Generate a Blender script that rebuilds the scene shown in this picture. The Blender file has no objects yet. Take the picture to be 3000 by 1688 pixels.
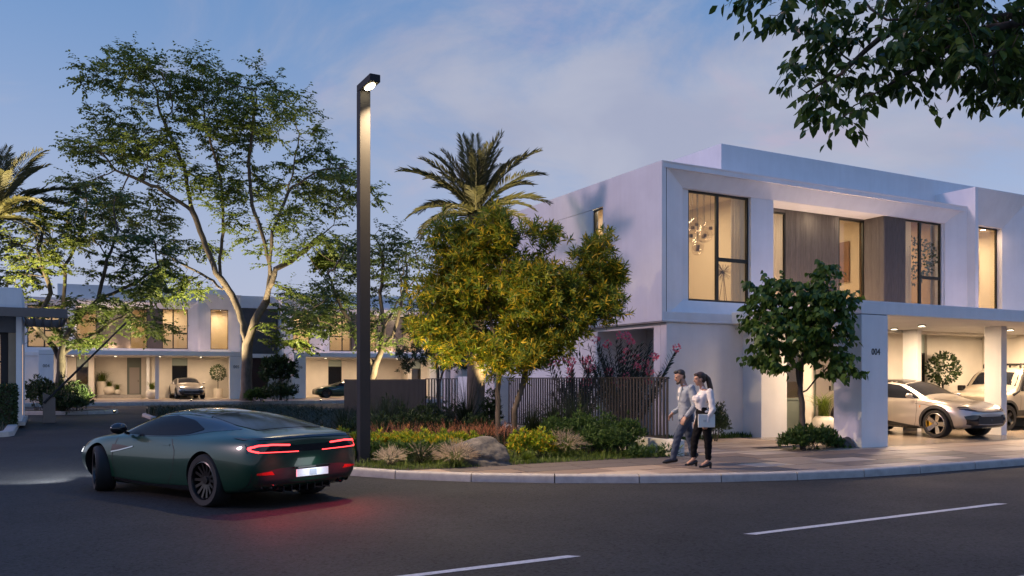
import bpy, bmesh, math, random
import numpy as np
from mathutils import Vector, Matrix, Euler, noise
from mathutils.bvhtree import BVHTree
from mathutils.kdtree import KDTree
R = math.radians
sc = bpy.context.scene
C = sc.collection
rnd = random.Random(7)
# ------------------------------------------------------------------ camera
cam_d = bpy.data.cameras.new('camera'); cam = bpy.data.objects.new('camera', cam_d); C.objects.link(cam)
CAMZ = 1.70
cam.location = (0, 0, CAMZ); cam.rotation_euler = (R(90), 0, 0)
cam_d.sensor_width = 36.0; cam_d.lens = 30.36; cam_d.shift_y = 0.0897
cam_d.clip_start = 0.05; cam_d.clip_end = 3000
sc.camera = cam
# ------------------------------------------------------------------ sky, sun, exposure
SUN_AZ, SUN_EL = 193.0, 24.0            # azimuth measured from +X towards +Y
world = bpy.data.worlds.new('World'); sc.world = world; world.use_nodes = True
wn, wl = world.node_tree.nodes, world.node_tree.links
wn.clear()
w_out = wn.new('ShaderNodeOutputWorld'); w_bg = wn.new('ShaderNodeBackground')
w_sky = wn.new('ShaderNodeTexSky'); w_sky.sky_type = 'NISHITA'; w_sky.sun_disc = False
w_sky.sun_elevation = R(SUN_EL); w_sky.sun_rotation = R(90 - SUN_AZ)
w_sky.air_density = 1.0; w_sky.dust_density = 0.3; w_sky.ozone_density = 4.0
w_bg.inputs['Strength'].default_value = 0.14
w_tc = wn.new('ShaderNodeTexCoord'); w_sep = wn.new('ShaderNodeSeparateXYZ')
wl.new(w_tc.outputs['Generated'], w_sep.inputs[0])
def wmath(op, a, b=None, clamp=False):
    n = wn.new('ShaderNodeMath'); n.operation = op; n.use_clamp = clamp
    for i, s in enumerate((a, b)):
        if s is None: continue
        if isinstance(s, (int, float)): n.inputs[i].default_value = s
        else: wl.new(s, n.inputs[i])
    return n.outputs[0]
zz = wmath('ADD', wmath('MAXIMUM', w_sep.outputs[2], 0.0), 0.22)
px = wmath('DIVIDE', w_sep.outputs[0], zz); py = wmath('DIVIDE', w_sep.outputs[1], zz)
w_cmb = wn.new('ShaderNodeCombineXYZ'); wl.new(px, w_cmb.inputs[0]); wl.new(py, w_cmb.inputs[1])
def wnoise(scale, detail, rough, off, dist=0.0):
    m = wn.new('ShaderNodeMapping'); m.inputs['Location'].default_value = off
    m.inputs['Scale'].default_value = (1.0, 1.0, 1.0)
    wl.new(w_cmb.outputs[0], m.inputs[0])
    n = wn.new('ShaderNodeTexNoise'); n.inputs['Scale'].default_value = scale; n.inputs['Detail'].default_value = detail
    n.inputs['Roughness'].default_value = rough; n.inputs['Distortion'].default_value = dist
    wl.new(m.outputs[0], n.inputs[0]); return n.outputs['Fac']
def wramp(fac, p0, p1, c0=(0, 0, 0, 1), c1=(1, 1, 1, 1)):
    r = wn.new('ShaderNodeValToRGB'); r.color_ramp.interpolation = 'EASE'
    r.color_ramp.elements[0].position = p0; r.color_ramp.elements[1].position = p1
    r.color_ramp.elements[0].color = c0; r.color_ramp.elements[1].color = c1
    wl.new(fac, r.inputs[0]); return r.outputs[0]
def wmix(fac, a, b, mode='MIX'):
    n = wn.new('ShaderNodeMix'); n.data_type = 'RGBA'; n.blend_type = mode
    for i, s in ((0, fac), (6, a), (7, b)):
        if isinstance(s, (int, float)): n.inputs[i].default_value = s
        elif isinstance(s, tuple): n.inputs[i].default_value = s
        else: wl.new(s, n.inputs[i])
    return n.outputs[2]
SKY_TINT = (0.80, 0.90, 1.0, 1)
CLOUD_A, CLOUD_B, CLOUD_PINK = (2.75, 2.86, 3.7, 1), (3.35, 3.42, 4.1, 1), (3.8, 3.1, 3.8, 1)
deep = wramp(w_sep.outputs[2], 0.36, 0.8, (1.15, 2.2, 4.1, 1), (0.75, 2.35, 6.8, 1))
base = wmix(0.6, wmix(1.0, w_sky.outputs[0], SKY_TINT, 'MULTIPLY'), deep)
haze_f = wramp(w_sep.outputs[2], 0.0, 0.46, (0.90, 0.90, 0.90, 1), (0, 0, 0, 1))
base = wmix(haze_f, base, (3.45, 3.58, 4.5, 1))
# a wide soft cloud bank in front, thinner scattered cloud all round
bank = wmath('SUBTRACT', 1.0, wmath('SQRT', wmath('ADD', wmath('POWER', wmath('MULTIPLY', wmath('ADD', px, -0.36), 1.35), 2.0), wmath('POWER', wmath('MULTIPLY', wmath('ADD', py, -1.95), 1.55), 2.0))))
bank = wmath('MAXIMUM', bank, -0.32)
n1 = wmath('MULTIPLY_ADD', wnoise(1.3, 9, 0.6, (3.1, 0.35, 2.0), 0.9), 1.7, ); n1.node.inputs[2].default_value = -0.35
cl = wramp(wmath('ADD', n1, wmath('MULTIPLY', bank, 0.46)), 0.42, 0.86)
clc = wmix(wramp(wnoise(2.1, 5, 0.5, (1.0, 7.0, 0.0), 0.3), 0.35, 0.65), CLOUD_A, CLOUD_B)
pk = wramp(wnoise(2.6, 5, 0.55, (9.0, 2.0, 4.0), 0.4), 0.50, 0.70)
clc = wmix(wmath('MULTIPLY', pk, 0.75), clc, CLOUD_PINK)
skyc = wmix(wmath('MULTIPLY', cl, 0.8), base, clc)
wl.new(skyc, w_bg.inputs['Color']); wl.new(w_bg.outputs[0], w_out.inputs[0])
sun_d = bpy.data.lights.new('sun', 'SUN'); sun = bpy.data.objects.new('sun', sun_d); C.objects.link(sun)
sun_d.energy = 1.1; sun_d.angle = R(7); sun_d.color = (1.0, 0.66, 0.72)
sun.rotation_euler = (R(90 - SUN_EL), 0, R(SUN_AZ + 90))
sc.view_settings.view_transform = 'Standard'; sc.view_settings.look = 'None'
sc.view_settings.exposure = 0.08; sc.view_settings.gamma = 1.0; sc.view_settings.use_curve_mapping = False
sc.cycles.use_denoising = True; sc.cycles.max_bounces = 7; sc.cycles.diffuse_bounces = 3; sc.cycles.glossy_bounces = 3
sc.cycles.transparent_max_bounces = 10; sc.cycles.transmission_bounces = 5
sc.cycles.sample_clamp_indirect = 4.0; sc.cycles.caustics_reflective = False; sc.cycles.caustics_refractive = False
# ------------------------------------------------------------------ materials
def pbr(name, col, rough=0.6, metal=0.0, var=0.0, vs=3.0, bump=0.0, bs=40.0, spec=0.5, emit=None, es=0.0, coat=0.0, col2=None, stretch=None, trans=0.0, bdist=0.01):
    m = bpy.data.materials.new(name); m.use_nodes = True
    n, l = m.node_tree.nodes, m.node_tree.links
    b = n['Principled BSDF']; c = (*col, 1)
    b.inputs['Base Color'].default_value = c; b.inputs['Roughness'].default_value = rough
    b.inputs['Metallic'].default_value = metal; b.inputs['Specular IOR Level'].default_value = spec
    if coat: b.inputs['Coat Weight'].default_value = coat; b.inputs['Coat Roughness'].default_value = 0.04
    if emit: b.inputs['Emission Color'].default_value = (*emit, 1); b.inputs['Emission Strength'].default_value = es
    tc = None
    if var or bump or col2:
        tc = n.new('ShaderNodeTexCoord'); mp = n.new('ShaderNodeMapping'); l.new(tc.outputs['Object'], mp.inputs[0])
        if stretch: mp.inputs['Scale'].default_value = stretch
    if var or col2:
        nz = n.new('ShaderNodeTexNoise'); nz.inputs['Scale'].default_value = vs; nz.inputs['Detail'].default_value = 6; nz.inputs['Roughness'].default_value = 0.6
        l.new(mp.outputs[0], nz.inputs[0])
        rp = n.new('ShaderNodeValToRGB'); rp.color_ramp.elements[0].position = 0.3; rp.color_ramp.elements[1].position = 0.7
        k = col2 if col2 else tuple(min(1, x * (1 + var)) for x in col)
        lo = col if col2 else tuple(x * (1 - var) for x in col)
        rp.color_ramp.elements[0].color = (*lo, 1); rp.color_ramp.elements[1].color = (*k, 1)
        l.new(nz.outputs['Fac'], rp.inputs[0]); l.new(rp.outputs[0], b.inputs['Base Color'])
    if bump:
        n2 = n.new('ShaderNodeTexNoise'); n2.inputs['Scale'].default_value = bs; n2.inputs['Detail'].default_value = 5
        l.new(mp.outputs[0], n2.inputs[0])
        bp = n.new('ShaderNodeBump'); bp.inputs['Strength'].default_value = bump; bp.inputs['Distance'].default_value = bdist
        l.new(n2.outputs['Fac'], bp.inputs['Height']); l.new(bp.outputs[0], b.inputs['Normal'])
    if trans:
        out = n['Material Output']; t = n.new('ShaderNodeBsdfTranslucent'); mx = n.new('ShaderNodeMixShader')
        mx.inputs[0].default_value = trans; l.new(b.outputs[0], mx.inputs[1]); l.new(t.outputs[0], mx.inputs[2])
        l.new(mx.outputs[0], out.inputs[0])
        src = b.inputs['Base Color'].links[0].from_socket if b.inputs['Base Color'].links else None
        if src: l.new(src, t.inputs[0])
        else: t.inputs[0].default_value = c
    return m
def leafmat(name, ca, cb, trans=0.35, rough=0.45, cc=None, zr=None):
    """leaf colour picked per leaf (random per island); cc is the colour of young leaves"""
    m = bpy.data.materials.new(name); m.use_nodes = True
    n, l = m.node_tree.nodes, m.node_tree.links
    b = n['Principled BSDF']; b.inputs['Roughness'].default_value = rough; b.inputs['Specular IOR Level'].default_value = 0.35
    g = n.new('ShaderNodeNewGeometry'); rp = n.new('ShaderNodeValToRGB')
    rp.color_ramp.elements[0].color = (*ca, 1); rp.color_ramp.elements[1].color = (*cb, 1)
    if cc:
        rp.color_ramp.elements[1].position = 0.72
        e = rp.color_ramp.elements.new(0.95); e.color = (*cc, 1)
    oi = n.new('ShaderNodeObjectInfo'); ad = n.new('ShaderNodeMath'); ad.operation = 'ADD'; fr = n.new('ShaderNodeMath'); fr.operation = 'FRACT'
    l.new(g.outputs['Random Per Island'], ad.inputs[0]); l.new(oi.outputs['Random'], ad.inputs[1]); l.new(ad.outputs[0], fr.inputs[0]); l.new(fr.outputs[0], rp.inputs[0])
    l.new(rp.outputs[0], b.inputs['Base Color'])
    t = n.new('ShaderNodeBsdfTranslucent'); mx = n.new('ShaderNodeMixShader'); mx.inputs[0].default_value = trans
    l.new(rp.outputs[0], t.inputs[0]); l.new(b.outputs[0], mx.inputs[1]); l.new(t.outputs[0], mx.inputs[2])
    l.new(mx.outputs[0], n['Material Output'].inputs[0])
    return m
def glassmat(name, tint=(1, 1, 1), refl=1.0):
    m = bpy.data.materials.new(name); m.use_nodes = True
    n, l = m.node_tree.nodes, m.node_tree.links; n.remove(n['Principled BSDF'])
    t = n.new('ShaderNodeBsdfTransparent'); t.inputs[0].default_value = (*tint, 1)
    g = n.new('ShaderNodeBsdfGlossy'); g.inputs['Roughness'].default_value = 0.01
    f = n.new('ShaderNodeLayerWeight'); f.inputs[0].default_value = 0.5
    p5 = n.new('ShaderNodeMath'); p5.operation = 'POWER'; p5.inputs[1].default_value = 4.0; l.new(f.outputs['Facing'], p5.inputs[0])
    k = n.new('ShaderNodeMath'); k.operation = 'MULTIPLY_ADD'; k.inputs[1].default_value = 0.9; k.inputs[2].default_value = 0.05 * refl; k.use_clamp = True
    l.new(p5.outputs[0], k.inputs[0])
    mx = n.new('ShaderNodeMixShader'); l.new(k.outputs[0], mx.inputs[0]); l.new(t.outputs[0], mx.inputs[1]); l.new(g.outputs[0], mx.inputs[2])
    l.new(mx.outputs[0], n['Material Output'].inputs[0]); return m
def emit(name, col, s):
    m = bpy.data.materials.new(name); m.use_nodes = True
    n, l = m.node_tree.nodes, m.node_tree.links; n.remove(n['Principled BSDF'])
    e = n.new('ShaderNodeEmission'); e.inputs[0].default_value = (*col, 1); e.inputs[1].default_value = s
    l.new(e.outputs[0], n['Material Output'].inputs[0]); return m
M = {}
M['stucco'] = pbr('white_stucco', (0.78, 0.78, 0.78), 0.85, var=0.05, vs=1.2, bump=0.25, bs=90, spec=0.2, bdist=0.006)
def weather(m):
    """faint rain streaks and splash dirt on the render"""
    n, l = m.node_tree.nodes, m.node_tree.links; b = n['Principled BSDF']; src = b.inputs['Base Color'].links[0].from_socket
    tc = [x for x in n if x.type == 'TEX_COORD'][0]; mp = n.new('ShaderNodeMapping'); mp.inputs['Scale'].default_value = (2.2, 2.2, 0.16); l.new(tc.outputs['Object'], mp.inputs[0])
    z = n.new('ShaderNodeTexNoise'); z.inputs['Scale'].default_value = 2.0; z.inputs['Detail'].default_value = 6; z.inputs['Roughness'].default_value = 0.65; l.new(mp.outputs[0], z.inputs[0])
    r = n.new('ShaderNodeValToRGB'); r.color_ramp.elements[0].position = 0.40; r.color_ramp.elements[1].position = 0.66; r.color_ramp.elements[0].color = (0.965, 0.96, 0.955, 1); l.new(z.outputs['Fac'], r.inputs[0])
    mx = n.new('ShaderNodeMix'); mx.data_type = 'RGBA'; mx.blend_type = 'MULTIPLY'; mx.inputs[0].default_value = 1.0; l.new(src, mx.inputs[6]); l.new(r.outputs[0], mx.inputs[7]); l.new(mx.outputs[2], b.inputs['Base Color'])
weather(M['stucco'])
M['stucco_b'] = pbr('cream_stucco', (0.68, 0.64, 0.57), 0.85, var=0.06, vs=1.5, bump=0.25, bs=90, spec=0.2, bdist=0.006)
M['frame'] = pbr('bronze_aluminium', (0.035, 0.034, 0.028), 0.4, 0.6)
M['rib'] = pbr('ribbed_cladding', (0.155, 0.135, 0.12), 0.75, var=0.22, vs=9, bump=0.5, bs=30, stretch=(6, 6, 0.35), spec=0.2)
M['glass'] = glassmat('window_glass', (0.93, 0.9, 0.84))
M['green_panel'] = pbr('sage_green_panel', (0.12, 0.145, 0.125), 0.5)
M['pale_green'] = pbr('pale_green_panel', (0.33, 0.40, 0.36), 0.5)
M['room'] = pbr('beige_room_wall', (0.62, 0.52, 0.38), 0.9, var=0.04, vs=1)
M['roomdark'] = pbr('brown_room_wall', (0.30, 0.24, 0.17), 0.9, var=0.1, vs=2)
M['curtain'] = pbr('sheer_curtain', (0.72, 0.66, 0.58), 0.9, trans=0.5)
M['asphalt'] = pbr('asphalt', (0.022, 0.0215, 0.0235), 0.75, var=0.2, vs=0.35, bump=0.5, bs=160, spec=0.16, bdist=0.006)
M['paint'] = pbr('road_paint', (0.36, 0.36, 0.37), 0.6, col2=(0.62, 0.62, 0.63), vs=20, bump=0.2, bs=120)
M['kerb'] = pbr('concrete_kerb', (0.40, 0.37, 0.34), 0.85, var=0.16, vs=6, bump=0.5, bs=60, spec=0.25)
M['soil'] = pbr('dark_soil', (0.035, 0.03, 0.02), 0.95, var=0.4, vs=8, bump=0.6, bs=30)
M['bark'] = pbr('grey_brown_bark', (0.13, 0.10, 0.075), 0.9, var=0.35, vs=7, bump=0.7, bs=18, stretch=(1, 1, 0.4), bdist=0.02)
M['bark2'] = pbr('dark_bark', (0.07, 0.058, 0.048), 0.9, var=0.35, vs=9, bump=0.6, bs=22, stretch=(1, 1, 0.35), bdist=0.02)
M['black'] = pbr('matt_black', (0.012, 0.012, 0.013), 0.55)
M['gloss_black'] = pbr('gloss_black', (0.01, 0.01, 0.011), 0.08, coat=0.5)
M['tyre'] = pbr('tyre_rubber', (0.014, 0.014, 0.014), 0.75, bump=0.1, bs=60)
M['carglass'] = pbr('tinted_glass', (0.010, 0.012, 0.018), 0.25, spec=0.10)
M['carglass2'] = pbr('car_screen_glass', (0.010, 0.012, 0.018), 0.10, spec=0.35)
M['post'] = pbr('charcoal_metal', (0.034, 0.033, 0.035), 0.7, 0.0, var=0.05, spec=0.2)
M['timber'] = pbr('brown_slat_metal', (0.034, 0.029, 0.027), 0.5, 0.1, var=0.12, vs=4)
M['stone'] = pbr('grey_boulder', (0.055, 0.05, 0.047), 0.9, col2=(0.15, 0.135, 0.12), vs=5, bump=0.9, bs=16, bdist=0.03)
M['potwhite'] = pbr('glazed_white_pot', (0.68, 0.63, 0.54), 0.35)
M['lamp_warm'] = emit('warm_lamp', (1.0, 0.86, 0.62), 14.0)
M['lamp_street'] = emit('street_lamp_light', (1.0, 0.82, 0.5), 30.0)
# ------------------------------------------------------------------ object helpers
def link(o, parent=None):
    C.objects.link(o)
    if parent is not None: o.parent = parent
    return o
def tag(o, label=None, cat=None, group=None, kind=None):
    if label: o['label'] = label
    if cat: o['category'] = cat
    if group: o['group'] = group
    if kind: o['kind'] = kind
    return o
def thing(name, label, cat, loc=(0, 0, 0), rz=0.0, group=None):
    o = bpy.data.objects.new(name, None); C.objects.link(o); o.empty_display_size = 0.2
    o.location = loc; o.rotation_euler = (0, 0, rz); return tag(o, label, cat, group)
def copy_tree(src, loc, rz, label, parent=None):
    o = src.copy(); C.objects.link(o)
    if parent is None: o.location = loc; o.rotation_euler = (0, 0, rz); o['label'] = label
    else: o.parent = parent; o.matrix_parent_inverse = src.matrix_parent_inverse.copy()
    for ch in src.children: copy_tree(ch, None, None, None, o)
    return o
class MB:
    def __init__(s): s.v = []; s.f = []
    def add(s, v, f):
        k = len(s.v); s.v += [tuple(p) for p in v]; s.f += [tuple(i + k for i in q) for q in f]; return s
    def box(s, x0, x1, y0, y1, z0, z1):
        return s.add([(x0, y0, z0), (x1, y0, z0), (x1, y1, z0), (x0, y1, z0), (x0, y0, z1), (x1, y0, z1), (x1, y1, z1), (x0, y1, z1)],
                     [(0, 3, 2, 1), (4, 5, 6, 7), (0, 1, 5, 4), (1, 2, 6, 5), (2, 3, 7, 6), (3, 0, 4, 7)])
    def quad(s, a, b, c, d): return s.add([a, b, c, d], [(0, 1, 2, 3)])
    def prism(s, poly, z0, z1):
        n = len(poly)
        return s.add([(p[0], p[1], z0) for p in poly] + [(p[0], p[1], z1) for p in poly],
                     [tuple(range(n - 1, -1, -1)), tuple(range(n, 2 * n))] + [(i, (i + 1) % n, n + (i + 1) % n, n + i) for i in range(n)])
    def tube(s, pts, rad, n=8, cap=True):
        pts = [Vector(p) for p in pts]; m = len(pts)
        if isinstance(rad, (int, float)): rad = [rad] * m
        V = []; up = None
        for i in range(m):
            d = (pts[min(i + 1, m - 1)] - pts[max(i - 1, 0)])
            if d.length < 1e-9: d = Vector((0, 0, 1))
            d.normalize()
            if up is None: up = d.orthogonal().normalized()
            else:
                up = up - d * up.dot(d)
                up = up.normalized() if up.length > 1e-6 else d.orthogonal().normalized()
            r = d.cross(up)
            for k in range(n):
                t = 2 * math.pi * k / n; V.append(pts[i] + (up * math.cos(t) + r * math.sin(t)) * rad[i])
        F = [(i * n + k, i * n + (k + 1) % n, (i + 1) * n + (k + 1) % n, (i + 1) * n + k) for i in range(m - 1) for k in range(n)]
        if cap: F += [tuple(range(n - 1, -1, -1)), tuple(range((m - 1) * n, m * n))]
        return s.add(V, F)
    def lathe(s, prof, n=24, c=(0, 0, 0)):
        V = [(c[0] + r * math.cos(2 * math.pi * k / n), c[1] + r * math.sin(2 * math.pi * k / n), c[2] + z) for r, z in prof for k in range(n)]
        m = len(prof)
        F = [(i * n + k, i * n + (k + 1) % n, (i + 1) * n + (k + 1) % n, (i + 1) * n + k) for i in range(m - 1) for k in range(n)]
        F += [tuple(range(n - 1, -1, -1)), tuple(range((m - 1) * n, m * n))]
        return s.add(V, F)
    def ell(s, c, r, nu=16, nv=10, rot=None):
        V = []; F = []
        for i in range(nv + 1):
            th = math.pi * i / nv
            for k in range(nu):
                ph = 2 * math.pi * k / nu
                p = Vector((r[0] * math.sin(th) * math.cos(ph), r[1] * math.sin(th) * math.sin(ph), r[2] * math.cos(th)))
                if rot: p = rot @ p
                V.append(p + Vector(c))
        for i in range(nv):
            for k in range(nu): F.append((i * nu + k, (i + 1) * nu + k, (i + 1) * nu + (k + 1) % nu, i * nu + (k + 1) % nu))
        return s.add(V, F)
    def build(s, name, m, parent=None, smooth=False, bevel=0.0, sharp=None, recalc=True, seg=1, loc=None):
        me = bpy.data.meshes.new(name)
        me.from_pydata([tuple(p) for p in s.v], [], s.f)
        if recalc or bevel:
            bm = bmesh.new(); bm.from_mesh(me)
            bmesh.ops.remove_doubles(bm, verts=bm.verts, dist=1e-5)
            if recalc: bmesh.ops.recalc_face_normals(bm, faces=bm.faces)
            if bevel: bmesh.ops.bevel(bm, geom=[e for e in bm.edges if e.calc_face_angle(0) > 0.5], offset=bevel, segments=seg, affect='EDGES', profile=0.5)
            bm.to_mesh(me); bm.free()
        me.materials.append(M[m] if isinstance(m, str) else m)
        if smooth:
            me.polygons.foreach_set('use_smooth', [True] * len(me.polygons))
            if sharp: me.set_sharp_from_angle(angle=R(sharp))
        me.update()
        o = bpy.data.objects.new(name, me); link(o, parent)
        if loc is not None: o.location = loc
        return o
def box(name, m, x0, x1, y0, y1, z0, z1, parent=None, bevel=0.0):
    return MB().box(x0, x1, y0, y1, z0, z1).build(name, m, parent, bevel=bevel)
def fast(name, V, F, m, parent=None, smooth=False):
    """big triangle / quad mesh from numpy arrays"""
    V = np.asarray(V, np.float32); F = np.asarray(F, np.int32); k = F.shape[1]
    me = bpy.data.meshes.new(name); me.vertices.add(len(V)); me.vertices.foreach_set('co', V.ravel())
    me.loops.add(F.size); me.loops.foreach_set('vertex_index', F.ravel())
    me.polygons.add(len(F)); me.polygons.foreach_set('loop_start', np.arange(0, F.size, k, dtype=np.int32))
    me.polygons.foreach_set('loop_total', np.full(len(F), k, np.int32))
    if smooth: me.polygons.foreach_set('use_smooth', np.ones(len(F), bool))
    me.materials.append(M[m] if isinstance(m, str) else m); me.update(calc_edges=True)
    o = bpy.data.objects.new(name, me); return link(o, parent)
def light(name, typ, loc, energy, col, rot=(0, 0, 0), size=None, sizey=None, spot=None, blend=0.5, parent=None, soft=0.05):
    d = bpy.data.lights.new(name, typ); d.energy = energy; d.color = col
    if typ == 'AREA':
        d.size = size or 0.3
        if sizey: d.shape = 'RECTANGLE'; d.size_y = sizey
    elif typ == 'SPOT': d.spot_size = R(spot or 60); d.spot_blend = blend; d.shadow_soft_size = soft
    else: d.shadow_soft_size = soft
    o = bpy.data.objects.new(name, d); C.objects.link(o); o.location = loc; o.rotation_euler = rot
    if parent: o.parent = parent
    return o
def aim(o, target): o.rotation_euler = (Vector(target) - o.location).to_track_quat('-Z', 'Y').to_euler()
def text_mesh(name, txt, size, depth, m, parent, mat4, aspect=1.0):
    cu = bpy.data.curves.new(name, 'FONT'); cu.body = txt; cu.size = size; cu.extrude = depth; cu.resolution_u = 3
    cu.space_character = 1.05; cu.align_x = 'CENTER'
    to = bpy.data.objects.new(name + '_tmp', cu); C.objects.link(to)
    dg = bpy.context.evaluated_depsgraph_get(); me = bpy.data.meshes.new_from_object(to.evaluated_get(dg))
    bpy.data.objects.remove(to); bpy.data.curves.remove(cu)
    me.transform(Matrix.Diagonal((aspect, 1, 1, 1))); me.transform(mat4); me.name = name
    me.materials.clear(); me.materials.append(M[m] if isinstance(m, str) else m)
    return link(bpy.data.objects.new(name, me), parent)
F_PX = 2530.0
def at(x, Y, z=0.0): return Vector(((x - 1500) / F_PX * Y, Y, z))          # photo column at distance Y
def zat(y, Y): return CAMZ - (y - 1113) / F_PX * Y                          # height of photo row at distance Y
HO = Vector((8.02, 19.81, 0.0)); UA = R(28.44)                             # corner of house number 004, its axis
UU = Vector((math.cos(UA), math.sin(UA), 0)); VV = Vector((-math.sin(UA), math.cos(UA), 0))
def hw(a, v, z=0.0): return HO + UU * a + VV * v + Vector((0, 0, z))
PZ = 0.14                                                                   # pavement height
# ------------------------------------------------------------------ ground, road, kerbs, paving
g = MB().quad((-900, -200, -0.03), (900, -200, -0.03), (900, 1500, -0.03), (-900, 1500, -0.03)).build('ground', pbr('sandy_ground', (0.16, 0.13, 0.10), 0.95, var=0.2, vs=0.05))
tag(g, kind='structure')
rd = MB().quad((-120, -60, 0), (120, -60, 0), (120, 140, 0), (-120, 140, 0)).build('road', M['asphalt']); tag(rd, kind='structure')
# asphalt: fine stones of several greys, soft wheel-worn patches, and gloss that varies
n, l = M['asphalt'].node_tree.nodes, M['asphalt'].node_tree.links
b = n['Principled BSDF']
vt = n.new('ShaderNodeTexVoronoi'); vt.inputs['Scale'].default_value = 38
tc = [x for x in n if x.type == 'TEX_COORD'][0]; l.new(tc.outputs['Object'], vt.inputs[0])
mx = n.new('ShaderNodeMix'); mx.data_type = 'RGBA'; mx.blend_type = 'OVERLAY'; mx.inputs[0].default_value = 0.8
old = b.inputs['Base Color'].links[0].from_socket
l.new(old, mx.inputs[6]); l.new(vt.outputs['Color'], mx.inputs[7])
hs = n.new('ShaderNodeHueSaturation'); hs.inputs['Saturation'].default_value = 0.12; l.new(mx.outputs[2], hs.inputs['Color']); l.new(hs.outputs[0], b.inputs['Base Color'])
rn = n.new('ShaderNodeTexNoise'); rn.inputs['Scale'].default_value = 0.6; rn.inputs['Detail'].default_value = 6; l.new(tc.outputs['Object'], rn.inputs[0])
mr = n.new('ShaderNodeMapRange'); mr.inputs[3].default_value = 0.60; mr.inputs[4].default_value = 0.86; l.new(rn.outputs['Fac'], mr.inputs[0]); l.new(mr.outputs[0], b.inputs['Roughness'])
def strip(name, p, q, w, z, slant=0.1):
    p, q = Vector(p), Vector(q); d = (q - p).normalized(); s = Vector((-d.y, d.x, 0)) * w / 2
    k = 14; V = []; F = []
    for i in range(k + 1):
        c = p.lerp(q, i / k)
        for e in (-1, 1): V.append(c + s * e + d * slant * -e * 0.5 + s * 0.08 * rnd.uniform(-1, 1) + Vector((0, 0, z)))
    for i in range(k): F.append((2 * i, 2 * i + 2, 2 * i + 3, 2 * i + 1))
    o = MB().add(V, F).build(name, M['paint']); return o
d2a, d2b = Vector((2.61, 9.49, 0)), Vector((6.72, 11.85, 0)); dd = (d2b - d2a).normalized()
marks = [(d2a, d2b, 'white dash painted on the road below the walking couple'), (Vector((0.6, 8.33, 0)) - dd * 4.75, Vector((0.6, 8.33, 0)), 'white dash painted on the road at the bottom edge of the view')]
for p, q, lb in marks:
    tag(strip('lane_dash', p, q, 0.105, 0.004), lb, 'road marking', 'white dashes along the road')
# corner arc of the kerb: the street follows UU, the side road follows VV
AC, AR = Vector((1.5, 26.55, 0)), 12.4
def rr_(ang):
    """the corner tightens towards the side road"""
    t = min(1, max(0, (math.radians(-100) - ang) / math.radians(51.6))); t = t * t * (3 - 2 * t); return AR - 2.42 * t
def arc(ang, r): return AC + Vector((math.cos(ang), math.sin(ang), 0)) * (rr_(ang) - AR + r)
a_r = math.atan2(-VV.y, -VV.x); a_l = math.atan2(-UU.y, -UU.x)              # -61.6 deg, -151.6 deg
def kerb_path(off):
    """points along the kerb, off metres behind its face, from far right to far left"""
    pts = []
    p0 = arc(a_r, AR - off)
    for t in np.arange(24, 0, -1.6): pts.append(p0 + UU * float(t))
    n = 14
    for i in range(n + 1): pts.append(arc(a_r + (a_l - a_r) * i / n, AR - off))
    p1 = arc(a_l, AR - off)
    for t in np.arange(1.6, 20.9, 1.6): pts.append(p1 + VV * float(t))
    e = pts[-1]
    for k in (30, 60, 90): pts.append(e + VV * (1.4 * math.sin(R(k))) * (1 - off / 1.4) + UU * (1.4 - off) * (1 - math.cos(R(k))))
    for t in (1.6, 3.2, 4.8, 6.4, 8.0): pts.append(pts[-1] + UU * 1.6)
    return pts
KW = 0.17
ko, ki = kerb_path(0.0), kerb_path(KW)
kr = bpy.data.objects.new('kerb', None); C.objects.link(kr); tag(kr, kind='structure')
def kerb_stone(parent, o0, o1, i0, i1, z0=-0.02, z1=PZ, mat='kerb'):
    """one kerb stone with a rounded front arris and a joint at its end"""
    g = 0.009; d = (o1 - o0).normalized() * g
    o0, o1, i0, i1 = o0 + d, o1 - d, i0 + d, i1 - d
    V = []
    prof = [(0.0, z0), (0.012, z1 - 0.035), (0.022, z1 - 0.012), (0.045, z1), (1.0, z1), (1.0, z0)]
    for (oo, ii) in ((o0, i0), (o1, i1)):
        w = (ii - oo).length
        for f, z in prof:
            t = f if f == 1.0 else f / w
            p = oo.lerp(ii, t); V.append((p.x, p.y, z))
    m = len(prof)
    F = [(k, (k + 1) % m, m + (k + 1) % m, m + k) for k in range(m)] + [tuple(range(m)), tuple(range(2 * m - 1, m - 1, -1))]
    return MB().add(V, F).build('kerb_stone', mat, parent, smooth=True, sharp=50)
for i in range(len(ko) - 1): kerb_stone(kr, ko[i], ko[i + 1], ki[i], ki[i + 1])
# shade at the foot of the kerb, painted as a thin dark strip
gv = [];
for a, c in zip(kerb_path(-0.05), kerb_path(0.015)): gv += [(a.x, a.y, 0.004), (c.x, c.y, 0.004)]
tag(MB().add(gv, [(2 * i, 2 * i + 2, 2 * i + 3, 2 * i + 1) for i in range(len(ko) - 1)]).build('kerb_foot_shade', pbr('kerb_shade_paint', (0.03, 0.03, 0.032), 0.7, var=0.2)), kind='structure')
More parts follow.
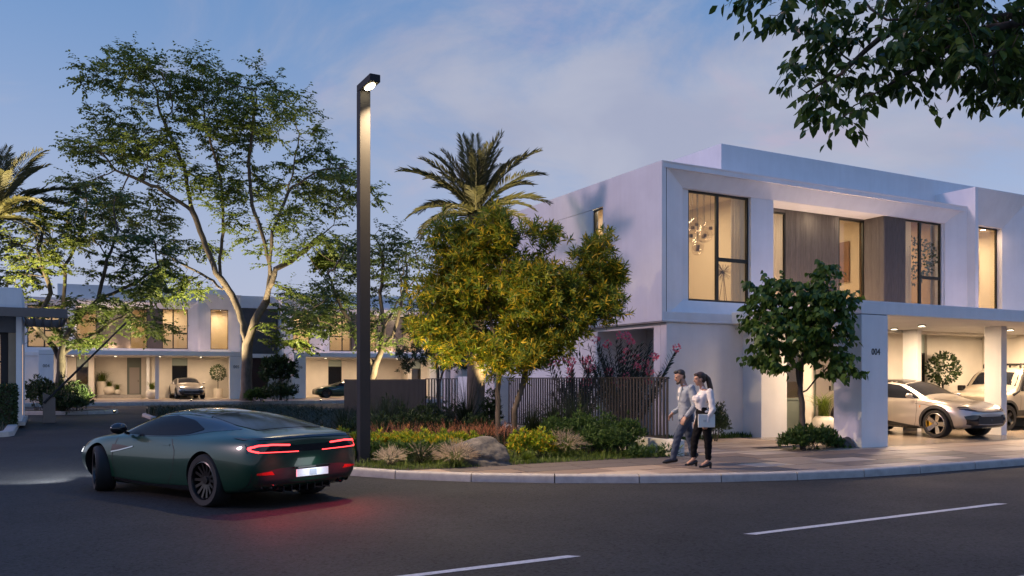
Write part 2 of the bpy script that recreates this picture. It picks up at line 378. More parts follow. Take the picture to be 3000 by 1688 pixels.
# pavement: bedding sheet, then separate stone slabs
pv = bpy.data.objects.new('pavement', None); C.objects.link(pv); tag(pv, kind='structure')
M['slabs'] = [pbr('paving_stone_%s' % k, c, 0.55, var=0.12, vs=5, bump=0.25, bs=60, spec=0.3, stretch=(1, 3, 1)) for k, c in
              (('sand', (0.31, 0.235, 0.18)), ('tan', (0.20, 0.15, 0.12)), ('grey', (0.125, 0.105, 0.095)), ('pale', (0.44, 0.35, 0.27)))]
bed = [(p.x, p.y) for p in ki]
inner = [hw(26, 0.0), hw(0.0, 0.0), hw(0.0, 0.33), hw(-12.5, 0.33)]
def inside_pave(p):
    """p in house axes (a, v): kerb side limit and bed side limit"""
    w = HO + UU * p[0] + VV * p[1]
    q = w - AC
    ang = math.atan2(q.y, q.x)
    kerb_ok = True
    vb = (arc(a_r, AR - KW) - HO).dot(VV)                                    # straight part
    if (w - arc(a_r, AR)).dot(UU) > 0: kerb_ok = p[1] > vb
    else: kerb_ok = q.length < rr_(ang) - KW
    lim = 0.0 if p[0] > 0.0 else 0.33
    return kerb_ok and p[1] < lim
bv = []
for p in ki:
    q = p - HO; va = q.dot(VV)
    if va < 0.3: bv += [(p.x, p.y, PZ - 0.025), tuple(HO + UU * q.dot(UU) + VV * 0.325)[:2] + (PZ - 0.025,)]
MB().add(bv, [(2 * i, 2 * i + 2, 2 * i + 3, 2 * i + 1) for i in range(len(bv) // 2 - 1)]).build('bedding', 'kerb', pv)
def clip_poly(poly, f):
    """keep the part of a convex polygon (house axes) where f holds, by fine edge bisection"""
    out = []; n = len(poly)
    for i in range(n):
        p, q = poly[i], poly[(i + 1) % n]; a, b = f(p), f(q)
        if a: out.append(p)
        if a != b:
            lo, hi = (p, q) if a else (q, p)
            for _ in range(14):
                m = ((lo[0] + hi[0]) / 2, (lo[1] + hi[1]) / 2)
                if f(m): lo = m
                else: hi = m
            out.append(lo)
    return out
def split_edges(poly, k=4):
    o = []
    for i in range(len(poly)):
        p, q = poly[i], poly[(i + 1) % len(poly)]
        for j in range(k): o.append((p[0] + (q[0] - p[0]) * j / k, p[1] + (q[1] - p[1]) * j / k))
    return o
row = 0; v = -4.6; TH = 0.62
slr = random.Random(3)
while v < 0.33:
    a = -13.0 + slr.uniform(0, 1.0)
    while a < 19:
        L = slr.choice((0.95, 1.25, 1.25, 1.55)); gp = 0.013
        top = min(v + TH, 0.33 if a < -0.2 else 0.0)
        if top - v > 0.06:
            poly = split_edges([(a + gp, v + gp), (a + L - gp, v + gp), (a + L - gp, top - gp), (a + gp, top - gp)])
            poly = clip_poly(poly, inside_pave)
            if len(poly) > 2:
                z = PZ + slr.uniform(-0.002, 0.002)
                w = [HO + UU * p[0] + VV * p[1] for p in poly]
                ar = abs(sum(w[i].x * w[(i + 1) % len(w)].y - w[(i + 1) % len(w)].x * w[i].y for i in range(len(w)))) / 2
                if ar > 0.02:
                    MB().prism([(p.x, p.y) for p in w], PZ - 0.03, z).build('paving_slab', slr.choice(M['slabs']), pv, recalc=True)
        a += L
    v += TH; row += 1
# entrance path between the planting bed and the porch, laid with long pavers
ph = bpy.data.objects.new('entrance_path', None); C.objects.link(ph); tag(ph, kind='structure')
v = 0.345
while v < 3.9:
    a = -4.35 + slr.uniform(0, 0.3)
    while a < 0.4:
        L = min(slr.choice((0.9, 1.2)), 0.42 - a)
        if L > 0.1 and not (-2.15 < a + L / 2 < -0.1 and v < 1.0):
            c = [hw(a + 0.005, v + 0.005), hw(a + L - 0.005, v + 0.005), hw(a + L - 0.005, v + 0.295), hw(a + 0.005, v + 0.295)]
            MB().prism([(p.x, p.y) for p in c], 0.08, PZ + slr.uniform(-0.002, 0.002)).build('paver', slr.choice(M['slabs'][:1] + M['slabs'][3:]), ph)
        a += L
    v += 0.3
# glossy carport floor of house 004
fl = MB().prism([tuple(hw(a, v))[:2] for a, v in ((0.0, 0.006), (26, 0.006), (26, 6.4), (0.0, 6.4))], 0.05, PZ + 0.004).build('driveway', pbr('polished_concrete', (0.26, 0.215, 0.17), 0.24, var=0.1, vs=2, bump=0.06, bs=30)); tag(fl, kind='structure')
# pavement on the camera's side of the street (its corner shows bottom right)
npv = bpy.data.objects.new('near_pavement', None); C.objects.link(npv); tag(npv, kind='structure')
n0 = Vector((4.17, 7.0, 0))
for i in range(-2, 9):
    p, q = n0 + UU * (i * 1.6), n0 + UU * (i * 1.6 + 1.6)
    kerb_stone(npv, q, p, q - VV * KW, p - VV * KW)
c = [n0 - UU * 3.2 - VV * (KW + 0.003), n0 + UU * 14 - VV * (KW + 0.003), n0 + UU * 14 - VV * 6, n0 - UU * 3.2 - VV * 6]
MB().prism([tuple(p)[:2] for p in c], 0.0, PZ).build('paving', M['slabs'][2], npv)
# side road: kerb and bed on its left with the gatehouse, kerb island ahead, far kerb and pavement
lk = bpy.data.objects.new('gatehouse_kerb', None); C.objects.link(lk); tag(lk, kind='structure')
LC = Vector((-14.75, 25.55, 0)); lr = 0.9
lp = [LC - UU * t for t in np.arange(8.0, lr, -1.6)] + [LC + VV * lr - UU * lr + Vector((math.cos(t), math.sin(t), 0)) * lr for t in [a_r + R(k) for k in (0, 30, 60, 90)]]
lp += [LC + VV * t for t in (2.2, 3.8, 5.4, 7.0, 8.6, 10.2, 11.8)]
e0 = LC + VV * 11.8
lp += [e0 + VV * 1.0 - UU * 0.4, e0 + VV * 1.9 - UU * 1.3]
def inset(pts, w):
    out = []
    for i, p in enumerate(pts):
        d = (pts[min(i + 1, len(pts) - 1)] - pts[max(0, i - 1)]).normalized(); out.append(p + Vector((-d.y, d.x, 0)) * w)
    return out
li = inset(lp, 0.3)
for i in range(len(lp) - 1): kerb_stone(lk, lp[i + 1], lp[i], li[i + 1], li[i], z1=0.16)
lb = [p for p in li] + [li[-1] - UU * 12, li[0] - UU * 6]
tag(MB().prism([tuple(p)[:2] for p in lb], 0.0, 0.13).build('planting_soil', 'soil'), kind='structure')
# bed with the leaning tree beyond the barrier
tk = bpy.data.objects.new('tree_bed_kerb', None); C.objects.link(tk); tag(tk, kind='structure')
TC = Vector((-22.6, 43.6, 0))
tp = [TC + Vector((math.cos(t) * 2.6, math.sin(t) * 1.9, 0)) for t in np.linspace(-math.pi, math.pi, 17)]
ti = [TC + Vector((math.cos(t) * 2.35, math.sin(t) * 1.65, 0)) for t in np.linspace(-math.pi, math.pi, 17)]
for i in range(16): kerb_stone(tk, tp[i + 1], tp[i], ti[i + 1], ti[i], z1=0.18)
tag(MB().prism([tuple(p)[:2] for p in ti[:-1]], 0.0, 0.15).build('planting_soil', 'soil'), kind='structure')
# far pavement in front of the far houses
FO = Vector((-25.57 - 0.921 * 6.47, 60 - 0.388 * 6.47, 0)); FA = math.atan2(0.388, 0.921); FZ = 0.19
FU = Vector((math.cos(FA), math.sin(FA), 0)); FV = Vector((-math.sin(FA), math.cos(FA), 0))
def fw(a, v, z=0.0): return FO + FU * a + FV * v + Vector((0, 0, z))
fk = bpy.data.objects.new('far_kerb', None); C.objects.link(fk); tag(fk, kind='structure')
for i in range(-6, 26):
    p, q = fw(i * 1.6, -3.3), fw(i * 1.6 + 1.6, -3.3)
    kerb_stone(fk, q, p, q + FV * 0.25, p + FV * 0.25, z1=0.24)
V = [fw(-14, -3.04, 0.24), fw(48, -3.04, 0.24), fw(48, 0.0, PZ + FZ), fw(-14, 0.0, PZ + FZ)]
tag(MB().quad(*V).build('far_pavement', M['slabs'][0]), kind='structure')
tag(MB().prism([tuple(fw(a, v))[:2] for a, v in ((-14, 0.01), (48, 0.01), (48, 30), (-14, 30))], 0.0, PZ + FZ + 0.002).build('far_driveway', pbr('pale_concrete', (0.36, 0.30, 0.24), 0.5, var=0.08)), kind='structure')
# ------------------------------------------------------------------ houses
HWID = 13.34
M['reddoor'] = pbr('dark_red_door', (0.055, 0.022, 0.02), 0.5, var=0.15)
M['greywall'] = pbr('slate_cladding', (0.10, 0.10, 0.105), 0.8, var=0.1)
M['art_blue'] = pbr('painting_canvas', (0.75, 0.30, 0.10), 0.6, col2=(0.03, 0.06, 0.16), vs=3.2)
M['art_brown'] = pbr('brown_canvas', (0.16, 0.075, 0.035), 0.6, col2=(0.24, 0.11, 0.05), vs=2)
M['tan'] = pbr('tan_ribbed_wall', (0.42, 0.27, 0.13), 0.7, var=0.1, vs=4)
WARM = (1.0, 0.81, 0.58)
WARM2 = (1.0, 0.66, 0.42)
def villa(label, loc, rz, z0, mirror, near):
    H = thing('white_house', label, 'house', (loc[0], loc[1], z0), rz, None)
    def hb(mb, name, m, parent=H, **k):
        if mirror: mb.v = [(HWID - p[0], p[1], p[2]) for p in mb.v]
        return mb.build(name, m, parent, **k)
    def bx(name, m, a0, a1, v0, v1, zz0, zz1, parent=H, **k):
        return hb(MB().box(a0, a1, v0, v1, zz0, zz1), name, m, parent, **k)
    def lt(name, typ, p, e, col, rot=(0, 0, 0), **k):
        q = Vector((HWID - p[0], p[1], p[2])) if mirror else Vector(p)
        o = light(name, typ, q, e, col, rot, parent=H, **k); return o
    B = 0.006
    # ground floor
    bx('wall', 'stucco', -2.2, 0.45, 4.30, 4.55, 0.05, 3.212, bevel=B)
    bx('pier', 'stucco', 0.45, 1.40, 3.61, 4.55, 0.05, 3.215, bevel=B)
    bx('porch_wall', 'stucco_b', 1.402, 1.95, 4.30, 4.55, 0.05, 3.215)
    bx('porch_wall', 'stucco_b', 2.75, 3.10, 4.30, 6.20, 0.05, 3.215)
    bx('porch_wall', 'stucco_b', 3.102, 5.26, 6.20, 6.45, 0.05, 3.215)
    bx('porch_wall', 'stucco_b', 6.25, 6.98, 6.20, 6.45, 0.05, 3.215)
    d = bx('door_panel', 'green_panel', 5.262, 6.248, 6.26, 6.36, 0.3, 3.215)
    dl = bx('door', pbr('grey_door', (0.30, 0.27, 0.25), 0.5) if 'gd' not in M else M['gd'], 5.42, 6.12, 6.235, 6.262, 0.45, 2.45, d, bevel=0.004)
    bx('handle', 'frame', 6.02, 6.05, 6.19, 6.24, 1.35, 1.5, dl)
    bx('step', 'kerb', 3.11, 6.24, 5.45, 6.195, 0.1, 0.40, bevel=0.01)
    fr = MB()
    for a0, a1, zz0, zz1 in ((1.955, 2.0, 0.16, 3.2), (2.70, 2.745, 0.16, 3.2), (2.0, 2.70, 2.42, 2.47), (2.0, 2.70, 3.155, 3.2), (2.0, 2.70, 1.12, 1.18), (2.0, 2.70, 0.16, 0.2)): fr.box(a0, a1, 4.36, 4.42, zz0, zz1)
    w = hb(fr, 'window', 'green_panel')
    bx('upper_panel', 'pale_green', 2.0, 2.70, 4.385, 4.40, 2.47, 3.155, w); bx('lower_panel', 'green_panel', 2.0, 2.70, 4.385, 4.40, 0.2, 1.12, w)
    bx('pane', 'glass', 2.0, 2.70, 4.388, 4.392, 1.18, 2.42, w)
    bx('back_room', 'roomdark', 1.5, 2.72, 5.6, 5.7, 0.1, 3.2)
    # partition and piers between the bays, second bay
    bx('fin_wall', 'stucco', 6.62, 6.82, 3.45, 3.95, 0.05, 3.215, bevel=B)
    bx('bay_wall', 'stucco_b', 6.985, 7.20, 5.20, 6.45, 0.05, 3.215)
    bx('bay_wall', 'stucco_b', 7.202, 8.40, 5.20, 5.45, 0.05, 3.215)
    bx('bay_wall', 'stucco_b', 9.50, 13.03, 5.20, 5.45, 0.05, 3.215)
    w = bx('window', 'green_panel', 8.402, 9.498, 5.30, 5.36, 0.1, 1.15)
    bx('upper_panel', 'pale_green', 8.402, 9.498, 5.30, 5.36, 2.60, 3.21, w)
    fr = MB()
    for a0, a1, zz0, zz1 in ((8.402, 8.45, 1.15, 2.6), (9.45, 9.498, 1.15, 2.6), (8.45, 9.45, 2.55, 2.6)): fr.box(a0, a1, 5.285, 5.35, zz0, zz1)
    hb(fr, 'frame', 'frame', w); bx('pane', 'carglass', 8.45, 9.45, 5.32, 5.33, 1.15, 2.55, w)
    # canopy over the carports
    bx('canopy', 'stucco', 0.0, 13.03, 0.0, 4.27, 3.222, 3.53, bevel=0.008)
    bx('soffit_band', 'stucco_b', 1.405, 13.0, 3.96, 4.12, 3.13, 3.218)
    bx('column', 'stucco', 0.0, 0.90, 0.0, 0.80, 0.05, 3.205, bevel=B)
    bx('column', 'stucco', 7.19, 7.45, 1.21, 1.71, 0.05, 3.218, bevel=B)
    bx('column', 'stucco', 12.15, 13.03, 0.0, 0.80, 0.05, 3.205, bevel=B)
    bx('side_pier', 'stucco_b', 12.45, 13.03, 0.81, 5.19, 0.05, 3.215)
    bx('shadow_gap', 'black', 0.02, 0.88, 0.03, 0.78, 3.204, 3.224); bx('shadow_gap', 'black', 12.17, 13.01, 0.03, 0.78, 3.204, 3.224)
    spots = ((2.4, 2.0), (4.85, 2.0), (5.45, 3.35), (8.9, 2.0), (10.6, 2.0), (12.0, 3.1)) if near else ((1.9, 2.0), (4.6, 2.0), (7.5, 2.0), (10.3, 2.0))
    for a, v in spots:
        lm = MB().lathe([(0.0, 0.0), (0.10, 0.0), (0.105, -0.035), (0.085, -0.04)], 16, (a, v, 3.221)); s = hb(lm, 'ceiling_spot', 'gloss_black')
        hb(MB().lathe([(0.0, -0.041), (0.08, -0.041), (0.08, -0.044), (0.0, -0.044)], 16, (a, v, 3.221)), 'lens', 'lamp_warm', s)
    for (a, v) in ((2.4, 2.2), (5.0, 2.6), (8.9, 2.2), (11.0, 2.4)):
        lt('carport_light', 'AREA', (a, v, 3.17), PW['carport'] * (0.55 if a < 3 else 1.0), (1.0, 0.70, 0.44), size=0.5)
    # upper storey: bevelled concrete surround
    ar = [(-2.4, 3.24, 10.2, 7.40), (-2.37, 3.27, 10.17, 7.375), (-1.43, 3.84, 9.55, 6.85)]
    vs = [4.24, 4.245, 4.59]; V = []
    for (a0, b0, a1, b1), v in zip(ar, vs): V += [(a0, v, b0), (a1, v, b0), (a1, v, b1), (a0, v, b1)]
    V += [(-1.43, 4.72, 3.84), (9.55, 4.72, 3.84), (9.55, 4.72, 6.85), (-1.43, 4.72, 6.85)]
    F = [(4 * k + i, 4 * k + (i + 1) % 4, 4 * k + 4 + (i + 1) % 4, 4 * k + 4 + i) for k in range(3) for i in range(4)]
    hb(MB().add(V, F), 'surround', 'stucco')
    bx('jamb', 'stucco', -1.429, -1.18, 4.66, 4.9, 3.845, 6.845); bx('jamb', 'stucco', 9.505, 9.549, 4.66, 4.9, 3.845, 6.845)
    bx('jamb', 'stucco', 1.03, 1.895, 4.60, 5.41, 3.60, 6.848)
    c1 = bx('cladding', 'rib', 6.685, 7.70, 4.68, 5.50, 3.55, 6.848)
    c2 = bx('cladding', 'rib', 3.22, 5.50, 5.41, 5.5, 3.55, 6.848)
    # ribs of the cladding: narrow uneven vertical battens
    rr = random.Random(5); ribs = MB()
    a = 3.23
    while a < 5.48: wd = rr.uniform(0.018, 0.03); ribs.box(a, a + wd, 5.411 - rr.uniform(0.008, 0.016), 5.4095, 3.56, 6.845); a += wd + 0.02
    tag(hb(ribs, 'rib', 'rib', c2, recalc=False), kind='stuff'); ribs = MB(); a = 6.70
    while a < 7.68: wd = rr.uniform(0.018, 0.03); ribs.box(a, a + wd, 4.68 - rr.uniform(0.008, 0.016), 4.679, 3.56, 6.845); a += wd + 0.02
    v = 4.70
    while v < 5.40: wd = rr.uniform(0.018, 0.03); ribs.box(6.685 - rr.uniform(0.008, 0.016), 6.684, v, v + wd, 3.56, 6.845); v += wd + 0.02
    tag(hb(ribs, 'rib', 'rib', c1, recalc=False), kind='stuff')
    bx('loggia_soffit', 'stucco', 1.896, 6.684, 4.73, 5.7, 6.852, 7.0); bx('loggia_floor', 'stucco', 1.896, 6.684, 4.73, 5.7, 3.50, 3.60)
    def window(name, a0, a1, v, zz0, zz1, mull=None, trans=None, fw_=0.05, side=False):
        f = MB(); fd = 0.07
        parts = [(a0, a0 + fw_, zz0, zz1), (a1 - fw_, a1, zz0, zz1), (a0 + fw_, a1 - fw_, zz0, zz0 + fw_), (a0 + fw_, a1 - fw_, zz1 - fw_, zz1)]
        cells = []
        if mull is not None:
            parts.append((mull - 0.045, mull + 0.045, zz0 + fw_, zz1 - fw_)); cells.append((a0 + fw_, mull - 0.045, zz0 + fw_, zz1 - fw_))
            if trans is not None:
                parts.append((mull + 0.045, a1 - fw_, trans - 0.05, trans + 0.05))
                cells += [(mull + 0.045, a1 - fw_, zz0 + fw_, trans - 0.05), (mull + 0.045, a1 - fw_, trans + 0.05, zz1 - fw_)]
            else: cells.append((mull + 0.045, a1 - fw_, zz0 + fw_, zz1 - fw_))
        else: cells.append((a0 + fw_, a1 - fw_, zz0 + fw_, zz1 - fw_))
        for p in parts:
            if side: f.box(v - fd / 2, v + fd / 2, p[0], p[1], p[2], p[3])
            else: f.box(p[0], p[1], v - fd / 2, v + fd / 2, p[2], p[3])
        w = hb(f, name, 'frame')
        for p in cells:
            if side: bx('pane', 'glass', v - 0.003, v + 0.003, p[0], p[1], p[2], p[3], w)
            else: bx('pane', 'glass', p[0], p[1], v - 0.003, v + 0.003, p[2], p[3], w)
        return w
    window('window', -1.178, 1.028, 4.74, 3.845, 6.845, -0.106, 5.04, 0.06)
    window('window', 1.897, 3.218, 5.45, 3.60, 6.75)
    window('window', 5.502, 6.68, 5.45, 3.60, 6.80)
    window('window', 7.702, 9.503, 4.74, 3.845, 6.845, 8.47, 5.03, 0.05)
    bx('lintel', 'rib', 1.897, 3.218, 5.42, 5.5, 6.752, 6.85); bx('lintel', 'rib', 5.502, 6.683, 5.42, 5.5, 6.802, 6.85)
    # left flank: panels with open joints, a slot window, an open patio below
    bx('flank_core', 'black', -2.36, -2.2, 4.3, 6.93, 3.3, 7.3); bx('flank_core', 'black', -2.36, -2.2, 7.46, 17.9, 3.3, 7.3)
    for v0, v1, b0, b1 in ((4.246, 6.935, 3.24, 7.40), (6.935, 18, 6.675, 7.40), (6.94, 7.45, 3.24, 3.9), (7.455, 9.56, 3.24, 6.66), (9.575, 10.29, 3.24, 6.66), (10.305, 14.0, 3.24, 6.66), (14.015, 18, 3.24, 6.66)):
        bx('wall_panel', 'stucco', -2.40, -2.365, v0, v1, b0, b1)
    window('window', 6.94, 7.45, -2.33, 3.9, 6.66, side=True)
    bx('flank_wall', 'stucco', -2.2, -1.95, 4.555, 4.85, 0.05, 3.212, bevel=B); bx('flank_wall', 'stucco', -2.2, -1.95, 7.5, 18, 0.05, 3.212, bevel=B)
    bx('patio_lintel', 'stucco', -2.2, -1.95, 4.851, 7.499, 3.10, 3.212); bx('patio_wall', 'stucco', -0.4, -0.2, 4.56, 7.7, 0.05, 3.21); bx('patio_wall', 'stucco', -1.949, -0.41, 7.5, 7.7, 0.05, 3.21)
    bx('floor_slab', 'stucco', -2.36, 10.15, 4.25, 17.9, 3.215, 3.48); bx('roof', 'stucco', -2.36, 10.15, 4.26, 17.9, 7.24, 7.36)
    bx('back_wall', 'stucco', -2.4, 13.3, 18.0, 18.2, 0.05, 7.4); bx('parapet', 'stucco', 0.66, 12.83, 5.4, 17.4, 7.362, 8.51, bevel=B)
    # narrow box of the neighbouring house under the same canopy
    V = []
    for (a0, b0, a1, b1), v in zip([(10.205, 3.535, 13.34, 8.0), (10.29, 3.55, 13.30, 7.96), (11.12, 3.84, 12.42, 6.90), (11.12, 3.84, 12.42, 6.90)], [3.96, 3.965, 4.45, 4.72]): V += [(a0, v, b0), (a1, v, b0), (a1, v, b1), (a0, v, b1)]
    hb(MB().add(V, F), 'narrow_surround', 'stucco')
    for a0, a1 in ((10.205, 10.35), (13.2, 13.34)): bx('side_wall', 'stucco', a0, a1, 3.962, 17.99, 3.24, 7.995)
    bx('roof', 'stucco', 10.36, 13.19, 4.6, 17.9, 7.8, 7.97); bx('ceiling_slab', 'stucco', 10.36, 13.19, 4.6, 10, 7.0, 7.1)
    window('window', 11.125, 12.415, 4.66, 3.845, 6.895, fw_=0.045)
    # rooms behind the windows
    for (a0, a1, v0, v1, b0, b1, mt) in ((-2.19, 1.85, 4.8, 8.6, 3.5, 7.2, 'room'), (1.95, 6.62, 5.55, 8.8, 3.5, 7.2, 'room'), (6.72, 10.1, 5.51, 8.6, 3.5, 7.2, 'tan' if near else 'room'), (10.36, 13.19, 4.8, 7.4, 3.5, 6.98, 'room')):
        r = MB(); r.quad((a0, v1, b0), (a1, v1, b0), (a1, v1, b1), (a0, v1, b1)); r.quad((a0, v0, b0), (a0, v1, b0), (a0, v1, b1), (a0, v0, b1)); r.quad((a1, v0, b0), (a1, v1, b0), (a1, v1, b1), (a1, v0, b1))
        r.quad((a0, v0, b1 - .01), (a1, v0, b1 - .01), (a1, v1, b1 - .01), (a0, v1, b1 - .01)); r.quad((a0, v0, b0), (a1, v0, b0), (a1, v1, b0), (a0, v1, b0))
        if a0 == -2.19:
            r = MB(); r.quad((a0, v1, b0), (a1, v1, b0), (a1, v1, b1), (a0, v1, b1)); r.quad((a1, v0, b0), (a1, v1, b0), (a1, v1, b1), (a1, v0, b1))
            r.quad((a0, v0, b1 - .01), (a1, v0, b1 - .01), (a1, v1, b1 - .01), (a0, v1, b1 - .01)); r.quad((a0, v0, b0), (a1, v0, b0), (a1, v1, b0), (a0, v1, b0))
            for s0, s1 in ((v0, 6.9), (7.49, v1)): r.quad((a0, s0, b0), (a0, s1, b0), (a0, s1, b1), (a0, s0, b1))
        hb(r, 'room_wall', mt, recalc=False)
        lt('room_light', 'AREA', ((a0 + a1) / 2, (v0 + v1) / 2 + 0.2, b1 - 0.15), PW['room'] * (a1 - a0) / 3.5 * (2.0 if a0 > 10 else 1.7 if a0 > 6 else 1.0), WARM, size=0.9)
    for a in (2.6, 4.1, 5.6): lt('loggia_light', 'AREA', (a, 4.98, 6.84), PW['loggia'] * 0.5, WARM, size=0.12)
    for a in (2.9, 4.3, 5.7): lt('loggia_uplight', 'AREA', (a, 5.1, 3.63), PW['loggia'] * 1.6, WARM2, rot=(R(180), 0, 0), size=0.3)
    lt('canopy_wash', 'AREA', (6.5, 2.7, 3.56), PW['loggia'] * 3.4, (1.0, 0.60, 0.52), rot=(R(140), 0, 0), size=11.0, sizey=0.15)
    lt('slot_light', 'AREA', (11.77, 4.60, 6.83), PW['loggia'] * 0.7, WARM2, size=0.12)
    lt('flank_light', 'AREA', (-1.9, 7.2, 6.9), PW['room'] * 0.5, WARM, size=0.3)
    return H
def number(H, txt, a, z, size=0.2):
    m4 = Matrix.Translation((a, -0.004, z)) @ Matrix.Rotation(R(90), 4, 'X')
    return text_mesh('house_number', txt, size, 0.008, 'frame', H, m4, 0.88)
PW = dict(carport=270.0, room=95.0, loggia=18.0)
near_house = villa('two-storey white house numbered 004 with lit windows behind the walking couple', HO, UA, 0.0, False, True)
number(near_house, '004', 0.475, 2.28, 0.215)
PW = dict(carport=105.0, room=55.0, loggia=24.0)
far_a = villa('white row house numbered 004 and 005 behind the big leaning tree across the side road', FO, FA, FZ, False, False)
number(far_a, '004', 0.46, 2.35, 0.3); number(far_a, '005', 12.6, 2.35, 0.3)
fb = fw(16.37, 0)
far_b = villa('white row house numbered 006 with a green coupe in its carport', fb, FA, FZ, True, False)
number(far_b, '006', 0.74, 2.35, 0.3)
# recessed entrance between 005 and 006
L = thing('entrance_block', 'dark recessed entrance with a red-brown door between houses 005 and 006', 'entrance', fw(13.36, 0), FA)
for nm, m, a0, a1, v0, v1, z0, z1 in (('upper_wall', 'greywall', 0, 2.98, 6.2, 6.5, 3.75, 7.4), ('roof_band', 'stucco', 0, 2.98, 6.0, 6.6, 7.4, 8.35), ('lintel', 'stucco', 0, 2.98, 5.2, 6.6, 3.45, 3.75), ('side_wall', 'greywall', 0, 0.9, 5.9, 6.2, 0.3, 3.45), ('door', 'reddoor', 0.9, 2.2, 6.0, 6.1, 0.32, 3.44), ('side_wall', 'stucco', 2.2, 2.98, 5.9, 6.2, 0.3, 3.45)):
    box(nm, m, a0, a1, v0, v1, z0, z1, L)
# things inside the lit rooms of the near house
def inhouse(o): o.parent = None; o.matrix_world = Matrix.LocRotScale(HO, Euler((0, 0, UA)), None); return o
def curtain(a0, a1, v, z0, z1, label, amp=0.045, folds=9):
    n = folds * 8; V = []
    for k in range(n + 1):
        t = k / n; a = a0 + (a1 - a0) * t; d = amp * math.sin(t * folds * 2 * math.pi) + 0.3 * amp * math.sin(t * 31)
        V += [(a, v + d, z0), (a, v + d * 0.7, z1)]
    o = MB().add(V, [(2 * i, 2 * i + 2, 2 * i + 3, 2 * i + 1) for i in range(n)]).build('curtain', 'curtain', smooth=True)
    tag(inhouse(o), label, 'curtain')
curtain(0.72, 1.7, 5.05, 3.6, 7.1, 'sheer pleated curtain in the right half of the corner window')
curtain(2.75, 3.6, 5.75, 3.6, 7.1, 'sheer curtain in the narrow window left of the ribbed cladding')
curtain(7.9, 8.35, 4.98, 3.6, 7.1, 'pale curtain at the left edge of the window with the tall plant', folds=5)
pm = thing('wall_picture', 'plain brown picture on the wall behind the middle upper window', 'picture', (0, 0, 0)); inhouse(pm)
box('canvas', 'art_brown', 6.57, 6.61, 5.92, 7.2, 4.9, 6.22, pm)
pa = thing('framed_picture', 'framed blue and orange picture behind the slot window at the right edge', 'picture', (0, 0, 0)); inhouse(pa)
box('canvas', 'art_blue', 13.13, 13.17, 5.86, 6.9, 4.92, 6.2, pa)
fm = MB()
for q in ((5.81, 5.86, 4.87, 6.25), (6.9, 6.95, 4.87, 6.25), (5.86, 6.9, 4.87, 4.92), (5.86, 6.9, 6.2, 6.25)): fm.box(13.10, 13.18, q[0], q[1], q[2], q[3])
fm.build('picture_frame', 'black', pa)
# cluster of blown glass globes hanging in the corner window
gp = thing('pendant_lamp', 'cluster of clear glass globe pendants hanging in the corner window', 'pendant lamp', (0, 0, 0)); inhouse(gp)
M['globe'] = glassmat('globe_glass', (0.95, 0.93, 0.90), 0.9)
M['brass'] = pbr('dark_brass', (0.12, 0.07, 0.03), 0.35, 0.8)
for da, dv, z, r in ((-0.95, 0.0, 5.62, .20), (-0.60, 0.25, 5.78, .21), (-0.28, 0.0, 5.66, .24), (-0.55, -0.05, 5.42, .23), (-0.85, 0.2, 5.42, .2), (-0.5, 0.3, 5.15, .18), (-0.78, 0.0, 5.0, .18), (-0.3, 0.3, 5.45, .17)):
    da += 0.98; z += 0.50; c = (da, 5.9 + dv, z); gl = MB().ell(c, (r, r, r), 20, 12).build('globe', 'globe', gp, smooth=True)
    MB().lathe([(0.0, 0), (0.055, 0), (0.055, 0.09), (0.0, 0.09)], 10, (c[0], c[1], c[2] - 0.06)).build('bulb_holder', 'brass', gl)
    MB().tube([(c[0], c[1], z + r * 0.98), (c[0], c[1], 7.18)], 0.006, 5).build('cord', 'black', gl)
dl = thing('floor_lamp', 'spiky dandelion floor lamp low in the corner window', 'floor lamp', (0, 0, 0)); inhouse(dl)
sp = MB(); r2 = random.Random(2)
for _ in range(70):
    d = Vector((r2.gauss(0, 1), r2.gauss(0, 1), r2.gauss(0, 1))).normalized(); sp.tube([Vector((0.92, 5.6, 4.85)), Vector((0.92, 5.6, 4.85)) + d * 0.27], 0.005, 3)
tag(sp.build('spike', 'brass', dl), kind='stuff')
lg = MB()
for k in range(3): lg.tube([(0.92, 5.6, 4.8), (0.92 + 0.2 * math.cos(k * 2.1), 5.6 + 0.2 * math.sin(k * 2.1), 3.52)], 0.008, 5)
lg.build('stand', 'brass', dl)
cd = tag(inhouse(MB().box(-1.0, 0.35, 7.6, 8.0, 3.52, 4.35).box(-0.95, 0.3, 7.58, 7.6, 3.6, 4.3).build('sideboard', 'art_brown')), 'low brown sideboard at the back of the corner room', 'sideboard')
# ------------------------------------------------------------------ gatehouse, pergola canopy, barrier
GO = Vector((-17.6, 31.0, 0)); GH = thing('gatehouse', 'small blue-grey gatehouse with a lit window at the left edge', 'gatehouse', GO, UA)
box('wall', 'stucco', -0.18, 0, 0, 5.4, 0.1, 4.2, GH, bevel=0.01); box('wall', 'stucco', -6, -0.19, 2.0, 5.4, 0.1, 4.19, GH); box('roof_block', 'stucco', -6, 0, 0.0, 5.4, 4.201, 5.0, GH, bevel=0.01)
box('front_wall', 'roomdark', -0.42, -0.181, 0.15, 0.6, 0.1, 3.39, GH); box('front_beam', 'greywall', -6, -0.181, 0.15, 1.99, 3.4, 4.19, GH)
box('plinth', 'kerb', -1.6, 0.12, -0.9, 5.5, 0.1, 0.22, GH)
w = MB()
for q in ((-3.6, -3.5, 1.2, 3.4), (-0.66, -0.43, 1.2, 3.4), (-3.5, -0.66, 1.2, 1.28), (-3.5, -0.66, 2.32, 2.38), (-3.5, -0.66, 3.32, 3.4)): w.box(q[0], q[1], 0.3, 0.42, q[2], q[3])
wo = w.build('window', 'post', GH); box('pane', 'glass', -3.5, -0.66, 0.35, 0.356, 1.28, 3.32, wo)
